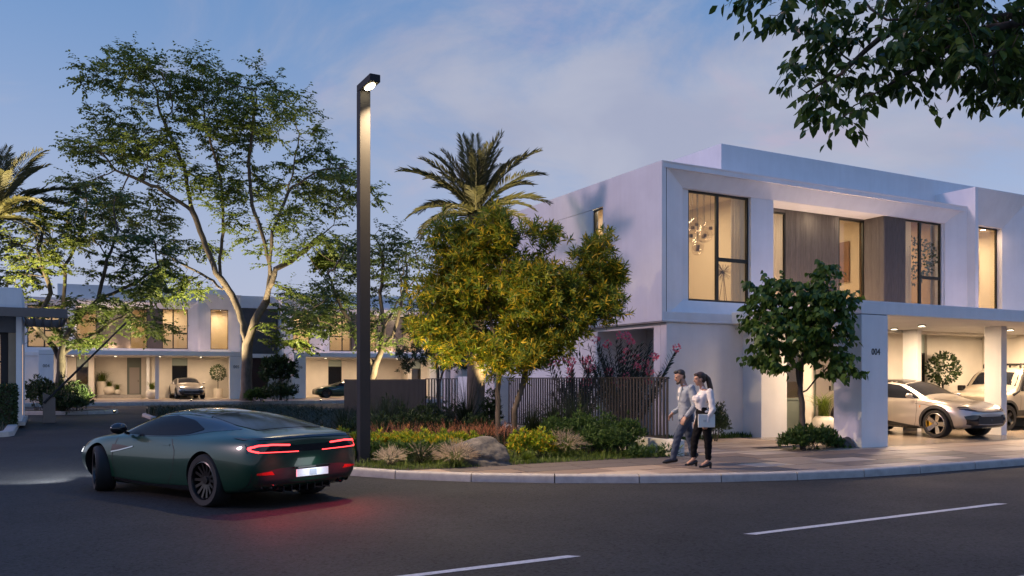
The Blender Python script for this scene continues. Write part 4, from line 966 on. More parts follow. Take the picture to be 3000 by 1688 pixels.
    patch(bv, [(0.012, 0.515), (-0.014, 0.52)], [(0.02, 0.465), (-0.006, 0.46)], 'front', 0.016, 4, 4).build('emblem', 'chrome', c)
    patch(bv, [(1.05, 0.71), (0.7, 0.67), (0.36, 0.62)], [(1.05, -0.71), (0.7, -0.67), (0.36, -0.62)], 'top', 0.006, 12, 10).build('windscreen', 'carglass2', c, smooth=True)
    patch(bv, [(0.32, 0.60), (-0.5, 0.62), (-1.5, 0.60), (-2.2, 0.52)], [(0.32, -0.60), (-0.5, -0.62), (-1.5, -0.60), (-2.2, -0.52)], 'top', 0.005, 22, 10).build('roof_panel', 'gloss_black', c, smooth=True)
    for s in (1, -1): patch(bv, [(1.75, s * 0.60), (1.5, s * 0.66), (1.3, s * 0.70)], [(1.75, s * 0.56), (1.5, s * 0.60), (1.3, s * 0.66)], 'top', 0.004, 8, 3).build('bonnet_vent', 'black', c)
    return c
sv = hw(5.47, 2.88, PZ + 0.004)
suv1 = suv('silver sports SUV facing out of the near carport beside house number 004', sv, UA - R(90))
s2 = fw(9.35, 2.6, PZ + FZ); suv2 = copy_tree(suv1, s2, FA - R(84), 'silver sports SUV parked in the far carport beside number 005')
# ---- boxy beige off-roader behind the second column ----------------------------
BOX = [(-2.35, .45, .80, .92, .85, 1.12, .90, 1.16, .88, 1.5, .84, 1.84, .76, 1.9, 1.91),
 (-2.30, .40, .90, .98, .85, 1.13, .96, 1.18, .93, 1.55, .86, 1.90, .76, 1.95, 1.955),
 (-1.5, .35, .93, .99, .85, 1.13, .97, 1.18, .94, 1.57, .87, 1.93, .77, 1.965, 1.97),
 (0.0, .35, .93, .99, .85, 1.12, .97, 1.17, .94, 1.56, .87, 1.92, .77, 1.955, 1.96),
 (0.45, .35, .93, .99, .85, 1.11, .97, 1.16, .94, 1.52, .88, 1.86, .79, 1.90, 1.905),
 (0.78, .35, .93, .99, .85, 1.10, .97, 1.15, .93, 1.27, .89, 1.40, .82, 1.43, 1.435),
 (0.95, .35, .93, .99, .85, 1.10, .97, 1.14, .92, 1.18, .86, 1.21, .76, 1.225, 1.23),
 (1.5, .36, .93, .99, .85, 1.08, .97, 1.12, .92, 1.16, .84, 1.18, .72, 1.19, 1.195),
 (2.15, .38, .92, .97, .82, 1.04, .95, 1.08, .90, 1.11, .80, 1.12, .66, 1.13, 1.135),
 (2.28, .42, .84, .90, .80, .98, .88, 1.00, .82, 1.02, .72, 1.03, .6, 1.035, 1.04)]
ob = thing('offroad_car', 'boxy beige off-road car partly hidden by the second carport column', 'car', hw(10.85, 3.35, PZ + 0.004), UA + R(180))
b, bv = make_car(ob, BOX, [(1.42, 0.40, 0.47, 0.6), (-1.40, 0.40, 0.47, 0.6)], 'beige_paint', None, None, None)
b.data.materials[0] = M['beige_paint']
for s, ax in ((1, 'left'), (-1, 'right')):
    patch(bv, [(0.42, 1.78), (-0.5, 1.80)], [(0.72, 1.20), (-0.5, 1.20)], ax, 0.006, 12, 6).build('side_window', 'carglass', ob)
    patch(bv, [(-0.58, 1.80), (-1.4, 1.80)], [(-0.58, 1.20), (-1.4, 1.20)], ax, 0.006, 12, 6).build('side_window', 'carglass', ob)
    patch(bv, [(-1.48, 1.80), (-2.15, 1.78)], [(-1.48, 1.20), (-2.15, 1.22)], ax, 0.006, 12, 6).build('side_window', 'carglass', ob)
    patch(bv, [(0.92, 0.62), (-0.9, 0.62)], [(0.92, 0.36), (-0.9, 0.36)], ax, 0.008, 12, 4).build('sill', 'black', ob)
    for xx in (1.42, -1.40):
        ribbon(bv, [(xx + 0.5 * math.cos(a), 0.40 + 0.5 * math.sin(a)) for a in np.linspace(R(-10), R(190), 20)], 0.08, ax, 0.01, 30).build('wheel_arch', 'black', ob)
        wheel(ob, xx, s * 0.84, 0.40, 0.28, s, 0, 'rim_dark', 'black', 5, 0.27)
    MB().box(0.55, 0.72, s * 1.0, s * 1.2, 1.20, 1.38).build('wing_mirror', 'black', ob, bevel=0.02)
    ribbon(bv, [(0.80, 1.09), (0.84, 0.45)], 0.012, ax, 0.004).build('door_gap', 'black', ob); ribbon(bv, [(-0.54, 1.1), (-0.54, 0.45)], 0.012, ax, 0.004).build('door_gap', 'black', ob)
MB().tube([(1.2, 0.99, 1.10), (0.98, 1.01, 1.2), (0.5, 0.93, 1.88), (0.45, 0.93, 2.05)], 0.045, 8).build('snorkel', 'black', ob, smooth=True)
patch(bv, [(0.80, 0.8), (0.46, 0.74)], [(0.80, -0.8), (0.46, -0.74)], 'top', 0.006, 8, 8).build('windscreen', 'carglass2', ob)
rk = MB()
for yy in (-0.6, 0.6): rk.tube([(0.2, yy, 2.06), (-2.0, yy, 2.06)], 0.025, 6)
for xx in (0.2, -0.5, -1.2, -1.9): rk.tube([(xx, -0.6, 2.06), (xx, 0.6, 2.06)], 0.02, 6); rk.box(xx - 0.03, xx + 0.03, -0.62, -0.58, 1.93, 2.05); rk.box(xx - 0.03, xx + 0.03, 0.58, 0.62, 1.93, 2.05)
rk.build('roof_rack', 'black', ob)
# ------------------------------------------------------------------ plants
rg = np.random.default_rng(11)
T_OV = (np.array([(0, 0, 0), (.45, .5, .07), (1, 0, -.05), (.45, -.5, .07)], float), np.array([(0, 2, 1), (0, 3, 2)]))
T_LAN = (np.array([(0, 0, 0), (.35, .5, .04), (.7, .36, -.02), (1, 0, -.14), (.7, -.36, -.02), (.35, -.5, .04), (.4, 0, 0.0), (.7, 0, -.06)], float),
         np.array([(0, 6, 1), (1, 6, 7), (1, 7, 2), (2, 7, 3), (0, 5, 6), (5, 7, 6), (5, 4, 7), (4, 3, 7)]))
T_HRT = (np.array([(0, 0, 0), (-.10, .28, .05), (.22, .52, .07), (.62, .30, .02), (1, 0, -.10), (.62, -.30, .02), (.22, -.52, .07), (-.10, -.28, .05), (.35, 0, 0), (.65, 0, -.03)], float),
         np.array([(0, 8, 1), (1, 8, 2), (2, 8, 3), (8, 9, 3), (3, 9, 4), (0, 7, 8), (7, 6, 8), (6, 5, 8), (8, 5, 9), (5, 4, 9)]))
def unit(a): return a / np.maximum(np.linalg.norm(a, axis=1, keepdims=True), 1e-9)
def leaf_arrays(P, D, N, L, W, T):
    D = unit(D); N = unit(N - D * (N * D).sum(1, keepdims=True)); S = np.cross(N, D)
    tv, tf = T; k = len(tv)
    V = P[:, None, :] + D[:, None, :] * tv[None, :, 0:1] * L[:, None, None] + S[:, None, :] * tv[None, :, 1:2] * W[:, None, None] + N[:, None, :] * tv[None, :, 2:3] * L[:, None, None]
    F = tf[None] + (np.arange(len(P)) * k)[:, None, None]
    return V.reshape(-1, 3), F.reshape(-1, 3)
def lobes_px(L, Y, dy, squeeze=1.0):
    """lobes given in the photo's columns and rows, set at distance Y with depth dy"""
    out = []
    for (x, y, rx, ry) in L:
        s = Y / F_PX; out.append(((x - 1500) * s, Y + rg.uniform(-.35, .35) * dy, CAMZ - (y - 1113) * s, rx * s, dy * (0.45 + 0.4 * min(1, rx / 150)), ry * s))
    return out
def in_lobes(L, n, shell=0.0, voids=0.0, fq=1.0, seed=0):
    w = np.array([l[3] * l[4] * l[5] for l in L]) ** 0.75; w /= w.sum()
    P = []
    while len(P) < n:
        l = L[rg.choice(len(L), p=w)]; d = rg.normal(size=3); d /= np.linalg.norm(d); r = (shell ** 3 + (1 - shell ** 3) * rg.random()) ** (1 / 3)
        p = np.array(l[:3]) + d * r * np.array(l[3:6])
        if voids and noise.noise(Vector(p) * fq + Vector((seed, seed, 0))) < -0.25 + voids * 0.5: continue
        P.append(p)
    return np.array(P)
def colonize(seeds, A, step, infl, kill, iters=90, up=0.0):
    """space colonisation: branch nodes grow towards the crown points"""
    N = []; par = []
    for pl in seeds:
        pl = [Vector(p) for p in pl]
        if N:
            kd = min(range(len(N)), key=lambda i: (N[i] - pl[0]).length); prev = kd
            first = pl[0]
        else: N.append(pl[0]); par.append(-1); prev = 0; first = pl[0]
        cur = N[prev]
        for q in pl[1:]:
            d = q - first; k = max(1, int(d.length / step))
            for i in range(1, k + 1):
                p = first.lerp(q, i / k) + Vector(rg.normal(size=3) * step * 0.06); N.append(p); par.append(prev); prev = len(N) - 1
            first = q
    A = [Vector(a) for a in A]; alive = np.ones(len(A), bool)
    for it in range(iters):
        kd = KDTree(len(N))
        for i, p in enumerate(N): kd.insert(p, i)
        kd.balance(); pull = {}
        for i, a in enumerate(A):
            if not alive[i]: continue
            co, ix, d = kd.find(a)
            if d < kill: alive[i] = False; continue
            if d < infl: pull[ix] = pull.get(ix, Vector()) + (a - co).normalized()
        if not pull: break
        for ix, v in pull.items():
            v = v.normalized() + Vector((0, 0, up)) + Vector(rg.normal(size=3) * 0.12)
            N.append(N[ix] + v.normalized() * step); par.append(ix)
    return N, par
def skeleton_mesh(N, par, r0, power, rmax, name, mat, parent, keep=0.0, flare=None):
    n = len(N); ch = [[] for _ in range(n)]
    for i, p in enumerate(par):
        if p >= 0: ch[p].append(i)
    acc = np.zeros(n)
    for i in range(n - 1, -1, -1):
        if not ch[i]: acc[i] = r0 ** power
        if par[i] >= 0: acc[par[i]] += acc[i]
    rad = acc ** (1 / power); rad *= 1.0; sc_ = rmax / rad[0]
    rad = np.maximum(r0, rad * sc_) if sc_ < 1 else r0 + (rad - r0) * (rmax - r0) / max(1e-6, rad[0] - r0)
    mb = MB(); done = set()
    for i in range(n):
        for c in ch[i]:
            big = max(ch[i], key=lambda k: rad[k])
            if c == big and par[i] >= 0: continue
            chain = [i, c]
            while ch[chain[-1]]: chain.append(max(ch[chain[-1]], key=lambda k: rad[k]))
            R_ = [rad[k] for k in chain]; R_[0] = min(R_[0], R_[1] * 1.15) if par[i] >= 0 else R_[0]
            if R_[1] < keep: continue
            pts = [N[k] for k in chain]
            if flare and par[i] < 0: R_[0] *= flare; R_[1] *= (1 + flare) / 2.2
            mb.tube(pts, R_, 9 if R_[0] > rmax * 0.3 else (6 if R_[0] > rmax * 0.1 else 4), cap=False)
    o = mb.build(name, mat, parent, smooth=True, recalc=False); return o, rad, ch
def tree(label, name, root, seeds, lobes, nat, step, infl, kill, trunk_r, leafm, bark, spec, voids=0.25, fq=0.8, group=None, up=0.03, r0=0.008, flare=1.35, seed=0, power=2.3):
    t = thing(name, label, 'tree', root, 0, group); inv = Vector(root)
    A = in_lobes(lobes, nat, 0.25, voids, fq, seed)
    N, par = colonize(seeds, A, step, infl, kill, up=up)
    N = [p - inv for p in N]
    tr, rad, ch = skeleton_mesh(N, par, r0, power, trunk_r, 'trunk', bark, t, flare=flare)
    tips = [i for i in range(len(N)) if rad[i] < spec.get('maxr', r0 * 2.6) and par[i] >= 0 and i > spec.get('skip', 0)]
    P, D, Nn, L, W, T = spec['fn'](N, par, tips, spec)
    k = spec.get('single', 0)
    if k:                                                                  # the leaves that show largest are parts of their own
        wp = P + np.array(inv); xx = wp[:, 0] / wp[:, 1] * F_PX + 1500; yy = 1113 - (wp[:, 2] - CAMZ) / wp[:, 1] * F_PX
        ok = (xx > -20) & (xx < 3020) & (yy > -20) & (yy < 1700); sc_ = np.where(ok, L / wp[:, 1], 0); pick = np.argsort(-sc_)[:k]
        lm = bpy.data.meshes.new('leaf'); lm.from_pydata([tuple(v) for v in T[0]], [], [tuple(int(q) for q in f) for f in T[1]]); lm.materials.append(M[leafm])
        Du = unit(D); Nu = unit(Nn - Du * (Nn * Du).sum(1, keepdims=True)); Su = np.cross(Nu, Du)
        for i in pick:
            o = bpy.data.objects.new('leaf', lm); C.objects.link(o); o.parent = t
            m = Matrix.Identity(4)
            for r in range(3): m[r][0], m[r][1], m[r][2], m[r][3] = Du[i, r] * L[i], Su[i, r] * W[i], Nu[i, r] * L[i], P[i, r]
            o.matrix_local = m
        keep = np.ones(len(P), bool); keep[pick] = False; P, D, Nn, L, W = P[keep], D[keep], Nn[keep], L[keep], W[keep]
    V, F = leaf_arrays(P, D, Nn, L, W, T)
    o = fast('crown', V, F, leafm, t)
    if k: tag(o, kind='stuff')
    return t
def spray_leaves(N, par, tips, s):
    """flat twigs with alternate leaves, held out sideways from the branch ends"""
    P = []; D = []; Nn = []
    for i in tips:
        base = N[i]; d0 = (base - N[par[i]]).normalized()
        for k in range(s['twigs']):
            d = Vector((d0.x, d0.y, d0.z * 0.45)) + Vector(rg.normal(size=3)) * 0.55; d.z *= 0.55; d.normalize()
            L = s['twig'] * rg.uniform(0.5, 1.15); side = d.cross(Vector((0, 0, 1))).normalized()
            m = s['n']
            for j in range(m):
                t = (j + 0.6) / m; p = base + d * L * t + Vector((0, 0, -0.12 * L * t * t))
                sg = 1 if j % 2 else -1
                P.append(p); D.append(d * 0.55 + side * sg * 0.75 + Vector((0, 0, -s['droop'])) + Vector(rg.normal(size=3)) * 0.22)
                Nn.append(Vector((0, 0, 1)) + Vector(rg.normal(size=3)) * s.get('tilt', 0.35))
    P, D, Nn = np.array(P), np.array(D), np.array(Nn); n = len(P); L = s['len'] * rg.uniform(0.65, 1.2, n)
    return P, D, Nn, L, L * s['wid'], s['T']
def tuft_leaves(N, par, tips, s):
    P = []; D = []; Nn = []
    for i in tips:
        for q in range(s.get('per', 1)):
            base = N[i] + Vector(rg.normal(size=3)) * s.get('jit', 0.0); d0 = (N[i] - N[par[i]]).normalized() + Vector((0, 0, 0.35)) + Vector(rg.normal(size=3)) * 0.35; d0.normalize(); o = d0.orthogonal().normalized(); o2 = d0.cross(o); ph = rg.uniform(0, 6)
            for j in range(s['n']):
                a = ph + j * 2.4; e = s['open'] * (0.35 + 0.9 * (j / s['n'])) + rg.normal() * 0.12
                rad = o * math.cos(a) + o2 * math.sin(a)
                P.append(base + d0 * (1 - j / s['n']) * s['len'] * 0.5); D.append(d0 * math.cos(e) + rad * math.sin(e)); Nn.append(d0 * math.sin(e) - rad * math.cos(e) + Vector(rg.normal(size=3)) * 0.2)
    P, D, Nn = np.array(P), np.array(D), np.array(Nn); n = len(P); L = s['len'] * rg.uniform(0.65, 1.25, n)
    return P, D, Nn, L, L * s['wid'], s['T']
def px3(pts, Y, jit=0.0):
    return [Vector(((x - 1500) * Y / F_PX, Y + (rg.normal() * jit if k else 0), CAMZ - (y - 1113) * Y / F_PX)) for k, (x, y) in enumerate(pts)]
M['leaf_big'] = leafmat('elm_leaf', (0.065, 0.10, 0.020), (0.21, 0.26, 0.05), 0.48)
M['leaf_far'] = leafmat('dusky_leaf', (0.055, 0.082, 0.022), (0.155, 0.20, 0.05), 0.45)
M['leaf_gold'] = leafmat('golden_leaf', (0.060, 0.125, 0.016), (0.24, 0.26, 0.022), 0.36, cc=(0.60, 0.40, 0.03))
M['leaf_heart'] = leafmat('heart_leaf', (0.034, 0.078, 0.016), (0.105, 0.18, 0.028), 0.40)
M['leaf_over'] = leafmat('overhang_leaf', (0.026, 0.060, 0.016), (0.10, 0.17, 0.034), 0.42, rough=0.3)
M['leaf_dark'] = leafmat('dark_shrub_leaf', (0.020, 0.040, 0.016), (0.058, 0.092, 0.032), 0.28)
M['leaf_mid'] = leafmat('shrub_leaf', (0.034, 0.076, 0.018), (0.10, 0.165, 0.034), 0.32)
M['leaf_hedge'] = leafmat('yellow_green_hedge_leaf', (0.10, 0.19, 0.02), (0.38, 0.46, 0.03), 0.3, cc=(0.70, 0.40, 0.035))
M['leaf_ole'] = leafmat('oleander_leaf', (0.012, 0.028, 0.014), (0.032, 0.056, 0.026), 0.2)
M['petal'] = leafmat('pink_petal', (0.80, 0.13, 0.20), (0.90, 0.30, 0.36), 0.4)
M['palm'] = leafmat('palm_leaflet', (0.07, 0.078, 0.035), (0.16, 0.155, 0.065), 0.28)
M['grass'] = leafmat('lawn_blade', (0.060, 0.105, 0.016), (0.18, 0.24, 0.034), 0.32)
M['grass_dark'] = leafmat('dark_grass_blade', (0.012, 0.024, 0.010), (0.040, 0.055, 0.024), 0.3)
M['plume_cream'] = leafmat('cream_plume', (0.55, 0.43, 0.28), (0.80, 0.68, 0.48), 0.4)
M['plume_tan'] = leafmat('tan_plume', (0.36, 0.27, 0.18), (0.58, 0.46, 0.33), 0.4)
M['plume_pink'] = leafmat('rusty_pink_plume', (0.36, 0.14, 0.07), (0.55, 0.24, 0.13), 0.4)
# ---- the tall leaning tree across the side road --------------------------
Y2 = 59.0; b2 = Vector(((722 - 1500) * Y2 / F_PX, Y2, PZ + FZ - 0.05))
sd = [[b2] + px3([(722, 1110), (724, 1010)], Y2)] + [px3(p, Y2, 0.9) for p in (
    [(724, 1010), (690, 930), (665, 860), (640, 800), (600, 700), (570, 620), (530, 480), (470, 330)], [(665, 860), (600, 810), (520, 760), (430, 720)], [(640, 800), (655, 660), (640, 520), (600, 360)],
    [(724, 1010), (752, 940), (775, 880), (785, 800), (775, 700), (740, 600), (720, 470), (760, 300)], [(785, 800), (815, 690), (840, 560), (880, 430)], [(775, 880), (830, 800), (900, 740), (980, 660)], [(570, 620), (480, 560), (380, 520)], [(840, 560), (930, 500), (1010, 480)])]
lo = lobes_px([(350, 320, 110, 125), (470, 265, 115, 95), (600, 290, 130, 130), (730, 330, 150, 150), (880, 400, 140, 130), (960, 530, 100, 110), (1030, 560, 70, 60), (800, 560, 150, 110), (620, 470, 160, 120), (440, 430, 150, 110), (310, 440, 100, 60), (280, 560, 110, 45), (420, 620, 120, 60), (560, 700, 100, 50), (500, 840, 110, 45), (640, 640, 110, 70), (850, 700, 150, 90), (1000, 760, 110, 80), (930, 900, 120, 70), (900, 990, 90, 40), (275, 215, 55, 50), (585, 190, 40, 40), (390, 185, 40, 35), (1100, 560, 40, 30)], Y2, 4.2)
SP_BIG = dict(fn=spray_leaves, twigs=4, twig=1.4, n=12, len=0.26, wid=0.62, droop=0.35, tilt=0.3, T=T_OV, maxr=0.032, skip=60)
tree('tall wide tree whose lit forked trunk stands before houses 005 and 006', 'shade_tree', b2, sd, lo, 1900, 0.50, 3.2, 0.68, 0.36, 'leaf_big', 'bark', SP_BIG, voids=0.40, fq=0.28, r0=0.014, seed=3, power=1.95)
# ---- tree by the gatehouse -----------------------------------------------
Y1 = 43.0; b1 = Vector(((176 - 1500) * Y1 / F_PX, Y1, 0.1))
sd = [[b1] + px3([(178, 1120), (182, 1065)], Y1)] + [px3(p, Y1, 0.6) for p in (
    [(182, 1065), (165, 1020), (150, 960), (160, 860), (140, 740), (110, 640)], [(165, 1020), (120, 960), (80, 920), (20, 880)], [(182, 1065), (205, 1010), (235, 950), (280, 880), (300, 780), (320, 660)], [(205, 1010), (260, 975), (330, 940), (400, 900)], [(215, 990), (200, 900), (210, 780), (220, 660)], [(280, 880), (370, 820), (440, 770)])]
lo = lobes_px([(70, 690, 110, 70), (180, 640, 120, 70), (320, 640, 120, 80), (420, 720, 100, 60), (300, 750, 140, 80), (120, 790, 130, 70), (20, 780, 80, 60), (420, 830, 80, 50), (150, 900, 80, 45), (330, 910, 120, 45), (440, 960, 60, 35), (230, 1000, 80, 35), (110, 960, 60, 40), (250, 560, 80, 40)], Y1, 3.2)
SP_T1 = dict(SP_BIG, twig=0.85, len=0.195, n=11, twigs=4, skip=40, maxr=0.030)
tree('spreading dark tree beside the raised barrier at the left', 'shade_tree', b1, sd, lo, 1100, 0.42, 2.4, 0.5, 0.21, 'leaf_far', 'bark2', SP_T1, voids=0.22, fq=0.4, r0=0.013, seed=8)
# ---- tree to the right of the street lamp ----------------------------------
Y3 = 47.0; b3 = Vector(((1078 - 1500) * Y3 / F_PX, Y3, 0.1))
sd = [[b3] + px3([(1084, 1120), (1098, 1070)], Y3)] + [px3(p, Y3, 0.6) for p in (
    [(1098, 1070), (1118, 1030), (1125, 960), (1110, 880), (1120, 760)], [(1118, 1030), (1150, 980), (1180, 900), (1190, 800)], [(1098, 1070), (1060, 1020), (1020, 950), (985, 880), (960, 800)], [(1125, 960), (1160, 880), (1230, 800)])]
lo = lobes_px([(1130, 720, 80, 60), (1190, 790, 80, 70), (1090, 800, 80, 70), (1040, 720, 50, 60), (1000, 830, 80, 60), (940, 950, 90, 45), (1040, 930, 90, 50), (1150, 900, 90, 60), (900, 920, 70, 40), (1120, 1000, 60, 30), (1230, 720, 40, 40)], Y3, 3.0)
tree('loose open tree just to the right of the street lamp', 'shade_tree', b3, sd, lo, 800, 0.42, 2.4, 0.5, 0.20, 'leaf_far', 'bark', dict(SP_T1, twigs=4, n=9), voids=0.3, fq=0.4, r0=0.013, seed=5)
# ---- golden tree in the corner bed -------------------------------------------
YC = 20.2; bc = Vector(((1458 - 1500) * YC / F_PX, YC, 0.1))
sd = [[bc] + px3([(1458, 1180), (1460, 1100), (1450, 1000), (1430, 900), (1390, 800)], YC, 0.05), [Vector(((1500 - 1500) * YC / F_PX + 0.02, YC + 0.05, 0.1))] + px3([(1508, 1200), (1530, 1130), (1545, 1070), (1570, 980), (1590, 880)], YC, 0.05)]
sd += [px3(p, YC, 0.3) for p in ([(1450, 1000), (1380, 950), (1300, 920)], [(1570, 980), (1640, 920), (1720, 860)], [(1430, 900), (1470, 800), (1480, 720)], [(1570, 980), (1640, 990), (1690, 960)])]
lo = lobes_px([(1338, 718, 78, 76), (1464, 697, 90, 64), (1592, 722, 54, 56), (1400, 835, 152, 110), (1560, 860, 158, 102), (1722, 788, 70, 70), (1775, 885, 45, 48), (1270, 920, 78, 80), (1335, 1015, 85, 60), (1480, 1010, 100, 65), (1610, 1005, 70, 48), (1690, 925, 78, 52), (1455, 1062, 70, 35), (1545, 1055, 50, 30), (1240, 860, 30, 30), (1760, 720, 25, 25)], YC, 1.1)
tree('rounded yellow-green tree on two bare stems in the corner bed', 'golden_tree', bc, sd, lo, 2300, 0.12, 0.8, 0.13, 0.085, 'leaf_gold', 'bark', dict(fn=tuft_leaves, n=11, len=0.175, wid=0.19, open=1.15, T=T_LAN, maxr=0.0125, skip=95, per=3, jit=0.12), voids=0.24, fq=1.2, r0=0.0045, flare=1.2, seed=2)
# ---- small heart-leaved tree by column 004 -----------------------------------
YS = 19.5; bs_ = Vector(((2352 - 1500) * YS / F_PX, YS, 0.1))
sd = [[bs_] + px3([(2351, 1250), (2350, 1180), (2345, 1150)], YS)] + [px3(p, YS, 0.12) for p in ([(2345, 1150), (2330, 1080), (2315, 1000), (2290, 900)], [(2345, 1150), (2352, 1060), (2372, 960), (2400, 840)], [(2350, 1160), (2395, 1100), (2430, 1070), (2465, 1040)], [(2330, 1080), (2280, 1010), (2220, 960)])]
lo = lobes_px([(2410, 800, 45, 40), (2250, 850, 60, 50), (2340, 880, 110, 70), (2350, 970, 150, 90), (2432, 950, 72, 75), (2230, 960, 80, 80), (2452, 1075, 58, 42), (2250, 1060, 60, 35), (2180, 900, 35, 35), (2400, 900, 90, 70)], YS, 1.0)
tree('small heart-leaved tree in front of the porch beside column 004', 'young_tree', bs_, sd, lo, 620, 0.12, 0.7, 0.13, 0.062, 'leaf_heart', 'bark2', dict(fn=spray_leaves, twigs=2, twig=0.30, n=4, len=0.138, wid=0.80, droop=1.1, tilt=0.8, T=T_HRT, maxr=0.014, skip=30, single=300), voids=0.1, fq=2.0, r0=0.0045, flare=1.2, seed=4)
# ---- boughs of the tree on the near pavement, hanging in from the right -------
YO = 6.4; bo = Vector((6.6, 6.9, 0.1))
sd = [[bo, (6.5, 6.8, 2.2), (6.3, 6.7, 3.4), (6.2, 6.8, 4.4), (6.4, 6.9, 5.6)]] + [[Vector((6.3, 6.7, 3.4 + 0.3 * i))] + px3(p, YO + dy, 0.12) for i, (p, dy) in enumerate((([(3000, 63), (2869, 101), (2764, 150), (2676, 206), (2607, 241), (2540, 288)], 0.0), ([(3000, -120), (2764, 0), (2624, 87), (2537, 150), (2442, 238)], 0.3), ([(3000, 115), (2886, 164), (2795, 196)], -0.3), ([(3000, 42), (2800, 50), (2600, 55)], 0.5), ([(3000, -160), (2700, -90), (2450, -60), (2280, -40)], 0.2)))]
lo = lobes_px([(2410, 170, 75, 50), (2470, 265, 65, 60), (2560, 190, 110, 80), (2700, 130, 150, 90), (2860, 160, 130, 90), (2950, 250, 60, 40), (2520, 60, 170, 60), (2750, 40, 220, 60), (2930, 60, 90, 70), (2210, -15, 50, 30), (2320, -20, 80, 30), (2690, 265, 60, 30), (2500, 340, 30, 30), (2860, 260, 60, 35)], YO, 0.75) + lobes_px([(3160, 120, 130, 130), (3330, -60, 230, 180), (3020, -230, 280, 140), (2640, -200, 260, 90), (3560, 130, 200, 150), (3400, -330, 300, 160), (3750, -100, 200, 200)], YO, 1.5)
tree('leafy boughs of the nearest tree hanging in at the top right corner', 'overhanging_tree', bo, sd, lo, 1150, 0.10, 0.7, 0.11, 0.12, 'leaf_over', 'bark2', dict(fn=spray_leaves, twigs=2, twig=0.24, n=5, len=0.108, wid=0.48, droop=0.8, tilt=0.7, T=T_LAN, maxr=0.0085, skip=110, single=300), voids=0.25, fq=1.6, r0=0.003, flare=1.15, seed=6, power=1.9)
# ---- small trees behind the railing and at the dark entrance -----------------------
YN = 33.0; bn = Vector(((1282 - 1500) * YN / F_PX, YN, 0.1))
sd = [[bn] + px3([(1284, 1130), (1282, 1080), (1260, 1000)], YN, 0.1), [bn + Vector((0.05, 0, 0))] + px3([(1286, 1130), (1300, 1080), (1310, 1010)], YN, 0.1), px3([(1260, 1000), (1215, 1040)], YN, 0.1)]
lo = lobes_px([(1225, 940, 50, 60), (1205, 1050, 45, 45), (1250, 1010, 60, 60), (1300, 950, 60, 70), (1330, 1040, 60, 50), (1270, 900, 40, 50)], YN, 1.2)
tree('slim dark fine-leaved tree standing behind the open railing', 'slim_tree', bn, sd, lo, 700, 0.18, 1.2, 0.2, 0.075, 'leaf_dark', 'bark2', dict(fn=tuft_leaves, n=10, len=0.16, wid=0.28, open=1.3, T=T_OV, maxr=0.017, skip=30, per=2, jit=0.08), voids=0.1, fq=1.0, r0=0.006, seed=1)
YE = 58.5; be = Vector(((823 - 1500) * YE / F_PX, YE, 0.3))
sd = [[be] + px3([(824, 1130), (822, 1105)], YE)]
lo = lobes_px([(805, 1075, 40, 28), (840, 1085, 35, 30), (820, 1060, 30, 18), (790, 1095, 25, 18)], YE, 1.0)
tree('small round dark tree by the red-brown entrance door', 'small_tree', be, sd, lo, 300, 0.2, 1.4, 0.22, 0.08, 'leaf_dark', 'bark2', dict(fn=tuft_leaves, n=10, len=0.24, wid=0.5, open=1.3, T=T_OV, maxr=0.02, skip=8, per=2, jit=0.1), voids=0.0, r0=0.007, seed=1)
# ---- palms ------------------------------------------------------------------------
def palm(label, base, h, L, nf, lean=(0, 0)):
    t = thing('palm_tree', label, 'palm tree', base); top = Vector((lean[0], lean[1], h))
    pts = [Vector((lean[0] * k * k, lean[1] * k * k, h * k)) for k in np.linspace(0, 1, 14)]
    tr = MB().tube(pts, [0.26 - 0.06 * k + 0.02 * (i % 2) for i, k in enumerate(np.linspace(0, 1, 14))], 12); tr.build('trunk', 'bark', t, smooth=True)
    for k in range(nf):
        az = 2.399 * k + rg.uniform(-.2, .2); u = (k + 0.5) / nf; el = R(88 - 84 * u + rg.uniform(-6, 6)); Lk = L * rg.uniform(0.88, 1.08) * (0.8 + 0.2 * math.sin(math.pi * min(1, u * 1.3)))
        n = 26; p = top.copy(); P = []; D = []; e = el; sp = []
        hd = Vector((math.cos(az), math.sin(az), 0)); sag = 0.020 + 0.026 * u
        dirs = []
        for i in range(n):
            d = hd * math.cos(e) + Vector((0, 0, math.sin(e))); sp.append(p.copy()); dirs.append(d); p = p + d * Lk / n; e -= sag * (0.35 + 1.1 * i / n) * (0.6 + 0.7 * math.cos(max(e, 0)))
        side = hd.cross(Vector((0, 0, 1))).normalized(); LP = []; LD = []; LN = []; LL = []
        for i in range(3, n):
            for q in (0, 0.5):
                f = (i + q) / n
                for s in (1, -1):
                    upv = side.cross(dirs[i]).normalized()
                    LP.append(sp[i] + dirs[i] * Lk / n * q); LD.append(side * s * 0.78 + dirs[i] * (0.55 + 0.5 * f) + upv * rg.uniform(0.15, 0.5) + Vector((0, 0, -0.12))); LN.append(upv + side * s * 0.3)
                    LL.append(Lk * 0.205 * math.sin(math.pi * (0.12 + 0.80 * f)) ** 0.7 * rg.uniform(0.85, 1.1))
        LL = np.array(LL); V, F = leaf_arrays(np.array(LP), np.array(LD), np.array(LN), LL, np.full(len(LL), 0.034 * L / 2.6), T_OV)
        fr = fast('frond', V, F, 'palm', t)
        MB().tube(sp, [0.03 * (1 - 0.85 * i / n) * L / 2.6 for i in range(n)], 4).build('rachis', 'palm', fr, recalc=False)
    return t
palm('feathery palm glowing from below behind the golden tree', Vector((-1.02, 24.4, 0.1)), 6.25, 2.5, 34)
palm('yellow-lit palm partly cut off by the left edge', Vector((-24.3, 40.5, 0.1)), 9.2, 4.2, 36)
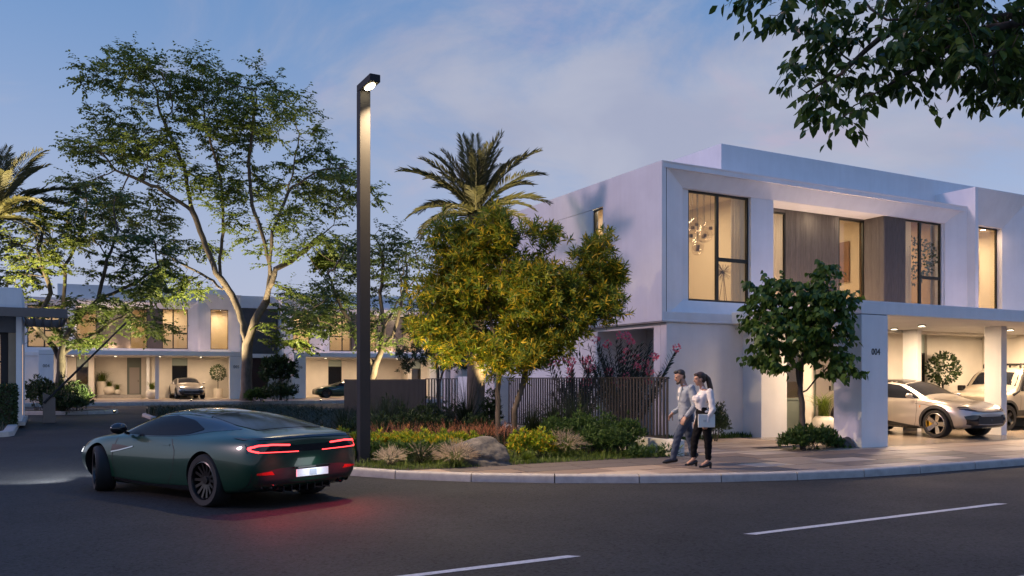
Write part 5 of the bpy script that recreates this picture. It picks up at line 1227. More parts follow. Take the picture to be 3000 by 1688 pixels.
# ---- bushes -------------------------------------------------------------------------
def bush(name, label, loc, lobes, n, lf, wid, mat, T=T_OV, group=None, cat='shrub', tuft=6, spread=0.9, up=0.5, stems=True):
    b = thing(name, label, cat, loc, rg.uniform(0, 6), group); P = []; D = []; Nn = []
    w = np.array([l[3] * l[4] + l[3] * l[5] for l in lobes]); w /= w.sum()
    for _ in range(n):
        l = lobes[rg.choice(len(lobes), p=w)]; d = rg.normal(size=3); d[2] = abs(d[2]) * 1.0 - 0.25; d /= np.linalg.norm(d)
        r = rg.uniform(0.55, 1.0) * (1 + 0.16 * noise.noise(Vector(d) * 2.6 + Vector(loc)))
        p = np.array(l[:3]) + d * r * np.array(l[3:6])
        if p[2] < 0.02: continue
        ax = Vector(d) * 0.8 + Vector((0, 0, up)) + Vector(rg.normal(size=3)) * 0.35; ax.normalize(); o = ax.orthogonal().normalized(); o2 = ax.cross(o)
        for j in range(tuft):
            a = j * 2.4 + rg.uniform(0, 1); e = spread * (0.4 + 0.8 * j / tuft); rad = o * math.cos(a) + o2 * math.sin(a)
            P.append(Vector(p) + ax * lf * 0.4 * (1 - j / tuft)); D.append(ax * math.cos(e) + rad * math.sin(e)); Nn.append(ax * math.sin(e) - rad * math.cos(e) + Vector(rg.normal(size=3)) * 0.15)
    P, D, Nn = np.array(P), np.array(D), np.array(Nn); L = lf * rg.uniform(0.65, 1.25, len(P))
    V, F = leaf_arrays(P, D, Nn, L, L * wid, T); fast('foliage', V, F, mat, b)
    if stems:
        sm = MB()
        for k in range(7):
            l = lobes[k % len(lobes)]; sm.tube([(l[0] * 0.3, l[1] * 0.3, 0), (l[0] + rg.normal() * l[3] * .3, l[1] + rg.normal() * l[4] * .3, l[2] + l[5] * 0.5)], [0.014, 0.005], 4)
        sm.build('stems', 'bark2', b, recalc=False)
    return b
def dome(r, h, k=5, seed=0):
    q = random.Random(seed); return [(0, 0, h * 0.42, r * 0.8, r * 0.8, h * 0.58)] + [(r * 0.45 * math.cos(a), r * 0.45 * math.sin(a), h * (0.32 + 0.12 * q.random()), r * 0.55, r * 0.55, h * 0.45) for a in [i * 6.28 / k + q.random() for i in range(k)]]
ORD = ('first', 'second', 'third', 'fourth', 'fifth', 'sixth', 'seventh', 'eighth', 'ninth')
# ---- planted corner bed: soil, then plants from front to back -------------------------
kl = [p for p in ki if (p - HO).dot(VV) > 0.335 and (p - HO).dot(UU) < -6]
edge = [hw(-4.36, 0.335)] + [hw(a, 0.335) for a in (-6, -8, -10)]
edge = [p for p in edge if (p - AC).length < rr_(math.atan2(p.y - AC.y, p.x - AC.x)) - KW - 0.01]
poly = [FB + UU * -0.02 + VV * -0.05] + edge + kl + [FB + VV * 26, FB + UU * -0.02 + VV * 24]
bedo = MB().prism([tuple(p)[:2] for p in poly], 0.02, PZ - 0.004).build('planting_bed', 'soil'); tag(bedo, kind='structure')
px_, py_ = np.array([p.x for p in poly]), np.array([p.y for p in poly])
def in_poly(x, y):
    c = np.zeros(len(x), bool); j = len(px_) - 1
    for i in range(len(px_)):
        c ^= ((py_[i] > y) != (py_[j] > y)) & (x < (px_[j] - px_[i]) * (y - py_[i]) / (py_[j] - py_[i] + 1e-12) + px_[i]); j = i
    return c
def blades(P, h, w, bend, lean=0.35):
    """curved grass blades: two stacked tapering pieces each"""
    n = len(P); az = rg.uniform(0, 2 * math.pi, n); d = np.stack([np.cos(az), np.sin(az), np.zeros(n)], 1); s = np.stack([-d[:, 1], d[:, 0], d[:, 2]], 1)
    H = h * rg.uniform(0.55, 1.2, n); l = lean * rg.uniform(0.2, 1.2, n); up = np.array([0, 0, 1.0])
    p1 = P + up * (H * 0.55)[:, None] + d * (H * l * 0.4)[:, None]; p2 = P + up * (H * (1 - 0.25 * bend))[:, None] + d * (H * (l + bend * 0.5))[:, None]
    W = (w * rg.uniform(0.7, 1.3, n))[:, None]
    V = np.stack([P - s * W, P + s * W, p1 + s * W * 0.8, p1 - s * W * 0.8, p2], 1).reshape(-1, 3)
    k = (np.arange(n) * 5)[:, None]
    F = np.concatenate([k + np.array([[0, 1, 2]]), k + np.array([[0, 2, 3]]), k + np.array([[3, 2, 4]])], 1).reshape(-1, 3)
    return V, F
def scatter(n, x0, x1, y0, y1, z=PZ - 0.01, cond=None, patchy=0.0):
    x = rg.uniform(x0, x1, n); y = rg.uniform(y0, y1, n); m = in_poly(x, y)
    if cond is not None: m &= cond(x, y)
    if patchy:
        v = np.array([noise.noise(Vector((a * 1.3, b * 1.3, 3))) for a, b in zip(x, y)]); m &= rg.random(n) < np.clip(0.55 + patchy * v, 0.05, 1)
    return np.stack([x[m], y[m], np.full(m.sum(), z)], 1)
def dist_edge(x, y):
    """distance behind the pavement / kerb edge of the bed"""
    d1 = (x - HO.x) * VV.x + (y - HO.y) * VV.y - 0.335; d2 = np.vectorize(rr_)(np.arctan2(y - AC.y, x - AC.x)) - KW - np.hypot(x - AC.x, y - AC.y); return np.minimum(d1, d2)
P = scatter(52000, -6.5, 3.4, 14.4, 20.5, cond=lambda x, y: (dist_edge(x, y) > 0.015) & (rg.random(len(x)) < np.clip(1.35 - dist_edge(x, y) * 0.55, 0.25, 1)))
V, F = blades(P, 0.085, 0.0045, 0.6); tag(fast('lawn', V, F, 'grass'), kind='stuff')
P = scatter(16000, -6.5, 3.4, 14.6, 20.5, cond=lambda x, y: (dist_edge(x, y) > 0.25) , patchy=1.5)
V, F = blades(P, 0.20, 0.005, 0.9, 0.6); tag(fast('loose_grass', V, F, 'grass'), kind='stuff')
P = scatter(70000, -21, 0.5, 18, 43, cond=lambda x, y: (np.minimum(dist_edge(x, y), 9) > -30) & ((y > 20) | (x < -5)), patchy=0.8)
V, F = blades(P, 0.52, 0.014, 0.8, 0.5); tag(fast('verge_grass', V, F, 'grass_dark'), kind='stuff')
def tussock(name, label, loc, n, h, spread, mat, plume=None, np_=0, ph=0.12, pw=0.016, wid=0.004, group=None, lean=None):
    t = thing(name, label, 'ornamental grass', loc, 0, group); az = rg.uniform(0, 2 * math.pi, n); e = rg.random(n) ** 0.7 * spread
    if lean is not None: pass
    H = h * rg.uniform(0.6, 1.1, n); seg = 5; V = []; F = []
    def blade(az, e, H, w, tip=0.0, sag=1.0):
        d = np.array([math.cos(az), math.sin(az), 0]); s = np.array([-d[1], d[0], 0]); p = d * 0.05 * rg.random(); a = math.pi / 2 - e * 0.35; pts = []
        for i in range(seg + 1):
            pts.append(p.copy()); p = p + (d * math.cos(a) + np.array([0, 0, math.sin(a)])) * H / seg; a -= e * 0.32 * sag
        return pts, s, d
    for i in range(n):
        pts, s, d = blade(az[i], e[i], H[i], wid); k = len(V)
        for j, p in enumerate(pts):
            w = wid * (1 - (j / seg) ** 2) + 0.0004; V += [p - s * w, p + s * w]
        F += [(k + 2 * j, k + 2 * j + 1, k + 2 * j + 3) for j in range(seg)] + [(k + 2 * j, k + 2 * j + 3, k + 2 * j + 2) for j in range(seg)]
    fast('blades', V, F, mat, t)
    if plume:
        V = []; F = []
        for i in range(np_):
            a, ee = rg.uniform(0, 6.283), rg.random() ** 0.6 * spread * 0.75; HH = h * rg.uniform(0.85, 1.2); pts, s, d = blade(a, ee, HH, wid, sag=0.8)
            p0, p1 = pts[-2], pts[-1]; ax = (p1 - p0) / np.linalg.norm(p1 - p0); Lp = ph * rg.uniform(0.7, 1.2); k = len(V); V += [pts[1] - s * 0.0012, pts[1] + s * 0.0012, p1]; F.append((k, k + 1, k + 2))
            for q in range(16):                                           # fine hairs of the feathery head
                f = q / 16; o = p0 + ax * Lp * f; r = rg.normal(size=3); r -= ax * r.dot(ax); r /= np.linalg.norm(r); hl = pw * (1.1 - abs(f - 0.35) * 1.1) * rg.uniform(1.2, 2.6)
                tip = o + ax * hl * 1.6 + r * hl; sd_ = np.cross(ax, r) * 0.0028; k = len(V); V += [o - sd_, o + sd_, tip]; F.append((k, k + 1, k + 2))
        fast('plumes', V, F, plume, t)
    return t
def gp_(x, Y, z=PZ - 0.02): return Vector(((x - 1500) / F_PX * Y, Y, z))
tussock('feather_grass', 'small fan of pale cream feather grass nearest the street lamp', gp_(1143, 15.55), 160, 0.30, 1.5, 'grass_dark', 'plume_cream', 150, 0.15, 0.013)
tussock('feather_grass', 'broad mound of tan feather grass leaning against the boulder', gp_(1335, 15.5), 500, 0.42, 1.7, 'grass', 'plume_tan', 260, 0.16, 0.014)
tussock('feather_grass', 'mound of feathery brown grass to the right of the boulder', gp_(1655, 17.35), 560, 0.50, 1.6, 'grass', 'plume_tan', 170, 0.17, 0.014)
tussock('feather_grass', 'thin grass clump between the cream grass and the tan mound', gp_(1235, 15.9), 300, 0.40, 1.4, 'grass_dark', 'plume_tan', 40, 0.12, 0.012)
tussock('feather_grass', 'low green grass clump right of the boulder at the paving edge', gp_(1545, 16.4), 420, 0.34, 1.7, 'grass', None)
tussock('feather_grass', 'green grass clump by the end of the plinth wall', gp_(1865, 17.75), 420, 0.42, 1.5, 'grass', None)
# boulder
def boulder(label, loc, r, seed, rz, crack=False):
    b = bmesh.new(); bmesh.ops.create_icosphere(b, subdivisions=5, radius=1.0)
    for v in b.verts:
        n = v.co.normalized(); d = 1 + 0.20 * noise.noise(n * 1.3 + Vector((seed, 0, 0))) + 0.08 * noise.noise(n * 3.5 + Vector((0, seed, 0))) + 0.025 * noise.noise(n * 11)
        p = n * d; p = Vector((p.x * r[0], p.y * r[1], p.z * r[2] if p.z > 0 else p.z * r[2] * 0.5))
        if crack:
            t = p.z - (0.30 * r[2] - 0.18 * p.x + 0.03 * noise.noise(p * 6))
            if abs(t) < 0.045 and n.y < 0.2 and n.x > -0.25: p -= n * 0.07 * (1 - abs(t) / 0.045)
        v.co = p
    me = bpy.data.meshes.new('boulder'); b.to_mesh(me); b.free(); me.materials.append(M['stone']); me.polygons.foreach_set('use_smooth', [True] * len(me.polygons))
    o = link(bpy.data.objects.new('boulder', me)); o.location = loc; o.rotation_euler = (0, 0, rz); return tag(o, label, 'rock')
boulder('large cracked grey boulder in the middle of the corner bed', gp_(1405, 16.05, 0.14), (0.62, 0.48, 0.50), 3.0, 0.0, True)
boulder('small grey rock at the foot of column 004', Vector((7.72, 19.98, 0.12)), (0.24, 0.20, 0.24), 7.0, 0.4)
# low hedges
for i, x in enumerate((1020, 1085, 1150, 1215, 1285)):
    bush('low_shrub', 'low dark-leaved shrub, %s in the row behind the cream feather grass' % ORD[i], gp_(x + 15, 16.25 + 0.02 * i), dome(0.30, 0.42, 5, i), 260, 0.075, 0.42, 'leaf_mid', T_OV, 'low shrubs at the front of the bed', tuft=6)
hx = [1000, 1060, 1120, 1185, 1245, 1305, 1365, 1530, 1585]
for i, x in enumerate(hx):
    bush('hedge_plant', ('bright yellow-green hedge plant, %s in the row left of the boulder' % ORD[i] if i < 7 else 'bright yellow-green hedge plant right of the boulder, %s' % ('nearer to it' if i == 7 else 'farther from it')), gp_(x, 17.1 + (0.15 if x > 1450 else 0)), dome(0.34, 0.58, 5, i + 9), 330, 0.085, 0.40, 'leaf_hedge', T_OV, 'yellow-green hedge plants', tuft=6, up=0.9, spread=0.8)
for i, x in enumerate((1115, 1165, 1205, 1280, 1320, 1360, 1400, 1440, 1480)):
    tussock('fountain_grass', 'fountain grass with rusty pink plumes, %s in the row behind the yellow-green hedge' % ORD[i], gp_(x + rg.uniform(-8, 8), 18.1 + rg.uniform(-.1, .2)), 90, 0.55, 0.9, 'grass_dark', 'plume_pink', 34, 0.26, 0.020, group='rusty pink fountain grasses')
# tall dark grasses and dark shrubs in front of the fences
for i, (x, Y, h, s) in enumerate(((1085, 20.6, 1.2, 0.8), (1130, 21.0, 1.25, 0.8), (1180, 21.5, 1.2, 0.8), (1010, 21.0, 1.0, 0.9), (1625, 19.6, 1.35, 0.8), (1690, 19.3, 1.4, 0.85), (1560, 19.9, 1.1, 0.8))):
    tussock('tall_grass', ['tall dark grass clump, left one right of the street lamp', 'tall dark grass clump, middle one before the open railing', 'tall dark grass clump, right one before the open railing', 'tall dark grass clump just behind the street lamp', 'tall dark grass clump in front of the middle of the slat fence', 'tall dark grass clump in front of the right part of the slat fence', 'tall dark grass clump beside the leaning stem of the golden tree'][i], gp_(x, Y), 420, h, s, 'grass_dark', None, wid=0.006, group='tall dark grasses')
tussock('tall_grass', 'large arching grass clump in front of the white garden wall', gp_(1368, 21.6), 620, 1.75, 1.25, 'grass_dark', None, wid=0.006)
for i, (x, Y, r, h) in enumerate(((1110, 19.6, 0.45, 0.85), (1195, 19.8, 0.5, 0.95), (1275, 20.0, 0.45, 0.85), (1250, 21.4, 0.4, 1.15), (1440, 21.2, 0.28, 1.4), (1395, 20.4, 0.4, 0.8), (1150, 22.4, 0.5, 1.2), (1040, 19.4, 0.45, 0.75), (1325, 22.5, 0.5, 1.05))):
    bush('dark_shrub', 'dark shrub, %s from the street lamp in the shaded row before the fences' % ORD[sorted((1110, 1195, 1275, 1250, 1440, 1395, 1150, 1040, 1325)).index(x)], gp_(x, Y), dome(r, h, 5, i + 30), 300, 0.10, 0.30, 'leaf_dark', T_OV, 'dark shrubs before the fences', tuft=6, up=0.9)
for i, (x, Y, r, h) in enumerate(((1625, 18.5, 0.42, 0.85), (1690, 18.3, 0.45, 0.98), (1765, 18.25, 0.48, 0.95), (1835, 18.1, 0.40, 0.85), (1730, 17.9, 0.35, 0.6), (1800, 17.7, 0.35, 0.62))):
    bush('green_shrub', ['rounded green shrub at the left end of the group before the slat fence', 'rounded green shrub second from the left before the slat fence', 'rounded green shrub in the middle of the group before the slat fence', 'rounded green shrub at the right end of the group before the slat fence', 'low rounded shrub in front of the middle green shrub', 'low rounded shrub in front near the end of the plinth'][i], gp_(x, Y), dome(r, h, 6, i + 50), 420, 0.085, 0.34, 'leaf_mid', T_OV, 'rounded green shrubs before the slat fence', tuft=6, up=0.7)
bush('round_shrub', 'rounded dark shrub on the wall bed right of the walking woman', Vector((5.15, 21.95, PZ - 0.02)), dome(0.42, 1.08, 6, 71), 620, 0.075, 0.32, 'leaf_dark', T_OV, tuft=6, up=0.8)
bush('edging_plants', 'small leafy plants at the foot of the plinth wall', gp_(1915, 17.45), [(0.35 * k, 0.12 * k, 0.08, 0.22, 0.14, 0.12) for k in range(-1, 2)], 90, 0.11, 0.24, 'leaf_mid', T_LAN, tuft=5, stems=False).rotation_euler = (0, 0, 0)
gc = thing('ground_cover', 'strip of low ground cover along the foot of the pink-lit wall', 'ground cover', (0, 0, 0))
P = np.array([tuple(hw(rg.uniform(-4.3, 0.44), rg.uniform(3.92, 4.28), PZ - 0.03)) for _ in range(900)]); n = len(P)
V, F = leaf_arrays(P, rg.normal(size=(n, 3)) * 0.5 + np.array([0, 0, 1.0]), rg.normal(size=(n, 3)), rg.uniform(0.10, 0.22, n), rg.uniform(0.04, 0.07, n), T_OV); fast('leaves', V, F, 'leaf_mid', gc)
sb = bush('clipped_shrub', 'glossy mid-green shrub around the foot of the small heart-leaved tree', Vector((6.72, 19.35, PZ - 0.03)), [(-0.55, -0.08, 0.16, 0.36, 0.28, 0.28), (-0.15, 0.0, 0.22, 0.45, 0.32, 0.34), (0.35, 0.08, 0.18, 0.42, 0.3, 0.3), (0.85, 0.22, 0.05, 0.3, 0.2, 0.14)], 620, 0.10, 0.36, 'leaf_mid', T_OV, tuft=7, up=0.9); sb.rotation_euler = (0, 0, 0.3)
tag(MB().prism([tuple(hw(a, v))[:2] for a, v in ((-2.1, 0.345), (-0.05, 0.345), (-0.05, 0.98), (-2.1, 0.98))], 0.03, PZ - 0.01).build('planting_soil', 'soil'), kind='structure')
tag(MB().prism([tuple(hw(a, v))[:2] for a, v in ((-4.7, 3.9), (0.44, 3.9), (0.44, 4.295), (-4.7, 4.295))], 0.03, PZ - 0.005).build('planting_soil', 'soil'), kind='structure')
# oleanders with pink flowers behind the slat fence
def oleander(label, loc, h, r, ns, nfl):
    t = thing('oleander', label, 'flowering shrub', loc); P = []; D = []; Nn = []; st = MB(); FP = []; FD = []; FN = []
    for k in range(ns):
        az = rg.uniform(0, 6.28); e = rg.random() ** 0.6 * 0.55; H = h * rg.uniform(0.6, 1.05); d = Vector((math.cos(az) * math.sin(e), math.sin(az) * math.sin(e), math.cos(e))); tip = d * H * (1 if r > 0 else 1); st.tube([(0, 0, 0), tip * 0.5, tip], [0.018, 0.012, 0.005], 4)
        for j in range(34):
            f = 0.35 + 0.65 * j / 34; a = j * 2.1; o = d.orthogonal().normalized(); o2 = d.cross(o); rad = o * math.cos(a) + o2 * math.sin(a)
            P.append(tip * f); D.append(rad * 0.9 + d * (0.35 + 0.7 * f)); Nn.append(d - rad * 0.4)
        if k < nfl:
            for j in range(24):
                v = Vector(rg.normal(size=3)).normalized(); FP.append(tip * 1.03 + v * 0.06); FD.append(v + Vector(rg.normal(size=3)) * 0.5); FN.append(Vector(rg.normal(size=3)))
    L = 0.20 * rg.uniform(0.7, 1.2, len(P)); V, F = leaf_arrays(np.array(P), np.array(D), np.array(Nn), L, L * 0.17, T_LAN); fast('foliage', V, F, 'leaf_ole', t)
    n = len(FP); V, F = leaf_arrays(np.array(FP), np.array(FD), np.array(FN), rg.uniform(0.06, 0.09, n), rg.uniform(0.055, 0.075, n), T_OV); tag(fast('flowers', V, F, 'petal', t), kind='stuff'); st.build('stems', 'bark2', t, recalc=False)
oleander('tall oleander with pink flowers rising over the right part of the slat fence', gp_(1835, 21.6), 2.6, 1, 62, 20)
oleander('lower pink-flowered oleander behind the middle of the slat fence', gp_(1690, 23.4), 2.1, 1, 46, 13)
# clipped hedge by the gatehouse, planted bed round the barrier tree
hg = thing('clipped_hedge', 'clipped dark box hedge in front of the gatehouse', 'hedge', GO, UA); n = 7000; P = np.empty((n, 3)); Nn = np.empty((n, 3))
for i in range(n):
    f = rg.random()
    if f < 0.6: P[i] = (rg.uniform(-5.5, -0.2), -1.15, rg.uniform(0.15, 1.5)); Nn[i] = (0, -1, 0)
    elif f < 0.78: P[i] = (-0.2, rg.uniform(-1.15, -0.3), rg.uniform(0.15, 1.5)); Nn[i] = (1, 0, 0)
    else: P[i] = (rg.uniform(-5.5, -0.2), rg.uniform(-1.15, -0.3), 1.5); Nn[i] = (0, 0, 1)
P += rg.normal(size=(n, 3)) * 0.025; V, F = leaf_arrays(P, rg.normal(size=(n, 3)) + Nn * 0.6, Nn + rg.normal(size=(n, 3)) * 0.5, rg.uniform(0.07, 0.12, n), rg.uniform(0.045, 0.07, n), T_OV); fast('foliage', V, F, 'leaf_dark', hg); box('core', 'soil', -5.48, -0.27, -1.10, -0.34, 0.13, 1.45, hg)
px_, py_ = np.array([p.x for p in lb]), np.array([p.y for p in lb])
P = scatter(9000, -26, -13, 24, 42, z=0.12, cond=lambda x, y: (x - GO.x) * VV.x + (y - GO.y) * VV.y < 9); V, F = blades(P, 0.32, 0.012, 0.7, 0.5); tag(fast('verge_grass', V, F, 'grass_dark'), kind='stuff')
for i, (x, Y, r, h) in enumerate(((110, 44.0, 0.8, 1.9), (135, 43.2, 0.7, 1.7), (200, 42.8, 0.9, 1.7), (225, 43.4, 0.9, 1.4), (165, 42.3, 0.8, 1.1), (205, 42.0, 0.7, 0.9))):
    bush('bed_shrub', ['tall dark shrub left of the barrier cabinet', 'tall dark shrub right behind the barrier cabinet', 'broad dark shrub to the right of the barrier tree trunk', 'rightmost dark shrub of the barrier tree bed', 'low dark shrub before the barrier tree trunk', 'low dark shrub at the front kerb of the barrier tree bed'][i], gp_(x, Y, 0.1), dome(r, h, 5, i + 90), 330, 0.17, 0.34, 'leaf_dark', T_OV, 'dark shrubs round the barrier tree', tuft=6, up=0.9)
for i, (x, Y, r, h) in enumerate(((765, 58.6, 0.7, 0.9), (745, 58.4, 0.6, 0.8), (810, 58.0, 1.0, 1.3), (838, 58.2, 0.9, 1.3))):
    bush('entrance_shrub', ['low green shrub right beside the red-brown door', 'low green shrub next to the tall tree trunk at the entrance', 'dark shrub under the small round tree at the entrance', 'dark shrub in front of the nose of the far green coupe'][i], gp_(x, Y, 0.25), dome(r, h, 5, i + 120), 220, 0.20, 0.4, 'leaf_mid' if i < 2 else 'leaf_dark', T_OV, 'shrubs at the recessed entrance', tuft=5)
# potted plants
def pot(label, loc, prof, kind, h, cat='potted plant', mat='potwhite'):
    t = thing('planter', label, cat, loc); MB().lathe(prof, 24).build('pot', mat, t, smooth=True, sharp=60); zt = max(z for r, z in prof) - 0.04; rr = prof[-1][0]
    if kind == 'grass':
        n = 160; P = np.stack([rg.normal(size=n) * rr * 0.3, rg.normal(size=n) * rr * 0.3, np.full(n, zt)], 1); V, F = blades(P, h, 0.010, 0.9, 0.7); fast('grass', V, F, 'grass', t)
    else:
        MB().tube([(0, 0, zt), (0, 0, zt + h * 0.45)], 0.03, 6).build('stem', 'bark2', t); n = 700; d = unit(rg.normal(size=(n, 3))); c = np.array([0, 0, zt + h * 0.72]); P = c + d * h * 0.33 * rg.uniform(0.75, 1.05, (n, 1))
        V, F = leaf_arrays(P, d + rg.normal(size=(n, 3)) * 0.6, d + rg.normal(size=(n, 3)) * 0.4, rg.uniform(0.09, 0.15, n), rg.uniform(0.06, 0.09, n), T_OV); fast('crown', V, F, 'leaf_dark', t)
    return t
fz = PZ + FZ; bowl = lambda r: [(0, 0), (r * 0.45, 0), (r * 0.85, r * 0.3), (r, r * 0.75), (r * 0.9, r * 1.2), (r * 0.62, r * 1.5), (r * 0.55, r * 1.5)]
pot('tall white tub of grass on the porch step of far house 004', fw(3.55, 5.75, 0.40 + FZ), [(0, 0), (0.3, 0), (0.4, 1.0), (0.36, 1.0)], 'grass', 1.0)
pot('round white bowl of grass on the porch step of far house 004', fw(4.05, 5.65, 0.40 + FZ), bowl(0.42), 'grass', 0.6)
pot('flat little white dish of grass at the right of the porch bowls', fw(4.6, 5.7, 0.40 + FZ), bowl(0.26), 'grass', 0.55)
pot('round white bowl of grass beside the far middle column', fw(7.0, 2.6, fz), bowl(0.44), 'grass', 0.75)
pot('ball-headed little tree in a patterned white pot near number 005', fw(11.6, 3.6, fz), [(0, 0), (0.3, 0), (0.36, 0.7), (0.33, 0.7)], 'ball', 1.75)
pot('round white bowl of tall grass by the glazed porch door of the near house', hw(2.75, 3.55, PZ), bowl(0.36), 'grass', 0.85)
pot('round-headed dark shrub in a tall pot behind the boxy beige car', hw(9.75, 4.80, PZ), [(0, 0), (0.25, 0), (0.3, 0.9), (0.27, 0.9)], 'ball', 1.5)
pot('tall green plant in a pot behind the right upper window of the near house', hw(8.95, 5.5, 3.52), [(0, 0), (0.2, 0), (0.25, 0.5), (0.22, 0.5)], 'ball', 2.4)
# garden uplights (their lamps sit hidden among the plants); last two added as fill
M['uplens'] = emit('uplight_lens', (1.0, 0.8, 0.45), 20)
def uplight(label, loc, target, e, col=(1.0, 0.76, 0.38), spot=70):
    t = thing('garden_uplight', label, 'garden light', loc); MB().lathe([(0, 0), (0.05, 0), (0.06, 0.11), (0.055, 0.11)], 12).build('housing', 'black', t); MB().lathe([(0, 0.113), (0.045, 0.113), (0.045, 0.116), (0, 0.116)], 12).build('lens', 'uplens', t)
    l = light('uplight_lamp', 'SPOT', loc + Vector((0, 0, 0.16)), e, col, spot=spot, blend=0.6, soft=0.05); aim(l, target); l.parent = t; l.matrix_parent_inverse = Matrix.Translation(-Vector(loc)); return t
uplight('ground uplight at the foot of the palm behind the golden tree', Vector((-0.3, 23.8, 0.14)), (-1.2, 24.5, 7.6), 6500, spot=40)
uplight('ground uplight at the foot of the left-hand palm', Vector((-23.6, 39.4, 0.14)), (-24.0, 40.4, 10), 22000, spot=60)
uplight('ground uplight at the foot of the tall tree before number 005', Vector((b2.x - 3.0, 56.9, 0.30)), (b2.x + 0.2, 58.8, 16), 15000, (1.0, 0.83, 0.50), 82)
uplight('ground uplight among the shrubs under the barrier tree', Vector((b1.x + 2.7, 43.0, 0.05)), (b1.x + 0.3, 43, 8), 3800, (1.0, 0.85, 0.45), 110)
uplight('ground uplight behind the railing under the loose open tree', Vector((b3.x + 2.2, 45.6, 0.15)), (b3.x + 0.5, 47, 8), 4200, (1.0, 0.82, 0.45), 100)
uplight('unseen fill lamp added among the pink grasses to brighten the golden tree', Vector((-2.3, 18.6, 0.2)), (-0.5, 20.2, 4.5), 900, (1.0, 0.78, 0.36), 72)  # added fill light: no known lamp here, brightens the golden crown
uplight('unseen fill lamp added to brighten the right side of the tall tree before number 005', Vector((b2.x + 5.6, 56.6, 0.30)), (b2.x + 4.2, 58.8, 18), 7000, (1.0, 0.83, 0.50), 66)  # added lamp without a known source, lifts the crown's dark right side
# ------------------------------------------------------------------ the walking couple
M['skin'] = pbr('skin', (0.42, 0.235, 0.16), 0.5, var=0.05, vs=20)
M['hair_m'] = pbr('dark_brown_hair', (0.022, 0.014, 0.010), 0.5, bump=0.6, bs=120, stretch=(1, 1, 0.2))
M['hair_w'] = pbr('brown_hair', (0.040, 0.018, 0.010), 0.45, bump=0.6, bs=120, stretch=(1, 1, 0.15))
M['jacket'] = pbr('light_grey_jacket', (0.27, 0.30, 0.345), 0.85, var=0.08, vs=30, bump=0.2, bs=200)
M['shirt'] = pbr('white_shirt', (0.66, 0.62, 0.60), 0.8, bump=0.3, bs=18)
M['navy'] = pbr('navy_trousers', (0.035, 0.050, 0.085), 0.85, bump=0.3, bs=14)
M['blacktr'] = pbr('black_trousers', (0.006, 0.0058, 0.007), 0.9, spec=0.15, bump=0.3, bs=14)
M['shoe'] = pbr('black_leather', (0.012, 0.011, 0.011), 0.3)
M['laptop'] = pbr('pale_case', (0.70, 0.69, 0.64), 0.5)
M['print'] = pbr('grey_print', (0.30, 0.29, 0.28), 0.6)
def limb(mb, pts, radii, n=14, flat=1.0):
    """tapered rounded limb through joints"""
    pts = [Vector(p) for p in pts]; P = []; Rr = []
    for i in range(len(pts) - 1):
        for k in range(6):
            t = k / 6; P.append(pts[i].lerp(pts[i + 1], t)); Rr.append(radii[i] + (radii[i + 1] - radii[i]) * t)
    P.append(pts[-1]); Rr.append(radii[-1]); mb.tube(P, Rr, n)
    for p, r in ((P[0], Rr[0]), (P[-1], Rr[-1])): mb.ell(p, (r, r, r), 12, 8)
    for i in range(1, len(pts) - 1): mb.ell(pts[i], (radii[i],) * 3, 12, 8)
def rings(mb, rows, n=22):
    """torso loft: rows of (centre x, centre y, z, half depth x, half width y, lean)"""
    V = []
    for (cx, cy, z, rx, ry) in rows:
        for k in range(n):
            a = 2 * math.pi * k / n; ca, sa = math.cos(a), math.sin(a)
            V.append((cx + rx * math.copysign(abs(ca) ** 0.85, ca), cy + ry * math.copysign(abs(sa) ** 0.85, sa), z))
    m = len(rows); F = [(i * n + k, i * n + (k + 1) % n, (i + 1) * n + (k + 1) % n, (i + 1) * n + k) for i in range(m - 1) for k in range(n)]
    F += [tuple(range(n - 1, -1, -1)), tuple(range((m - 1) * n, m * n))]; mb.add(V, F)
def fuse(mb, name, mat, parent, voxel=0.012, smooth=6, wrinkle=0.0, seed=0.0):
    """union of the shapes as one continuous surface"""
    me = bpy.data.meshes.new(name); me.from_pydata([tuple(p) for p in mb.v], [], mb.f)
    bm = bmesh.new(); bm.from_mesh(me); bmesh.ops.recalc_face_normals(bm, faces=bm.faces); bm.to_mesh(me); bm.free()
    o = bpy.data.objects.new('tmp', me); C.objects.link(o); r = o.modifiers.new('r', 'REMESH'); r.mode = 'VOXEL'; r.voxel_size = voxel; r.use_smooth_shade = True
    s = o.modifiers.new('s', 'SMOOTH'); s.iterations = smooth; s.factor = 0.5
    dg = bpy.context.evaluated_depsgraph_get(); dg.update(); out = bpy.data.meshes.new_from_object(o.evaluated_get(dg)); bpy.data.objects.remove(o)
    if wrinkle:                                                            # soft folds in the cloth
        nm_ = [v.normal.copy() for v in out.vertices]
        for v, q in zip(out.vertices, nm_): c = v.co; v.co = c + q * wrinkle * (noise.noise(Vector((c.x * 11 + seed, c.y * 11, c.z * 17 + c.x * 9))) + 0.5 * noise.noise(Vector((c.x * 24, c.y * 24 + seed, c.z * 34))))
    out.name = name; out.materials.clear(); out.materials.append(M[mat]); out.polygons.foreach_set('use_smooth', [True] * len(out.polygons))
    return link(bpy.data.objects.new(name, out), parent)
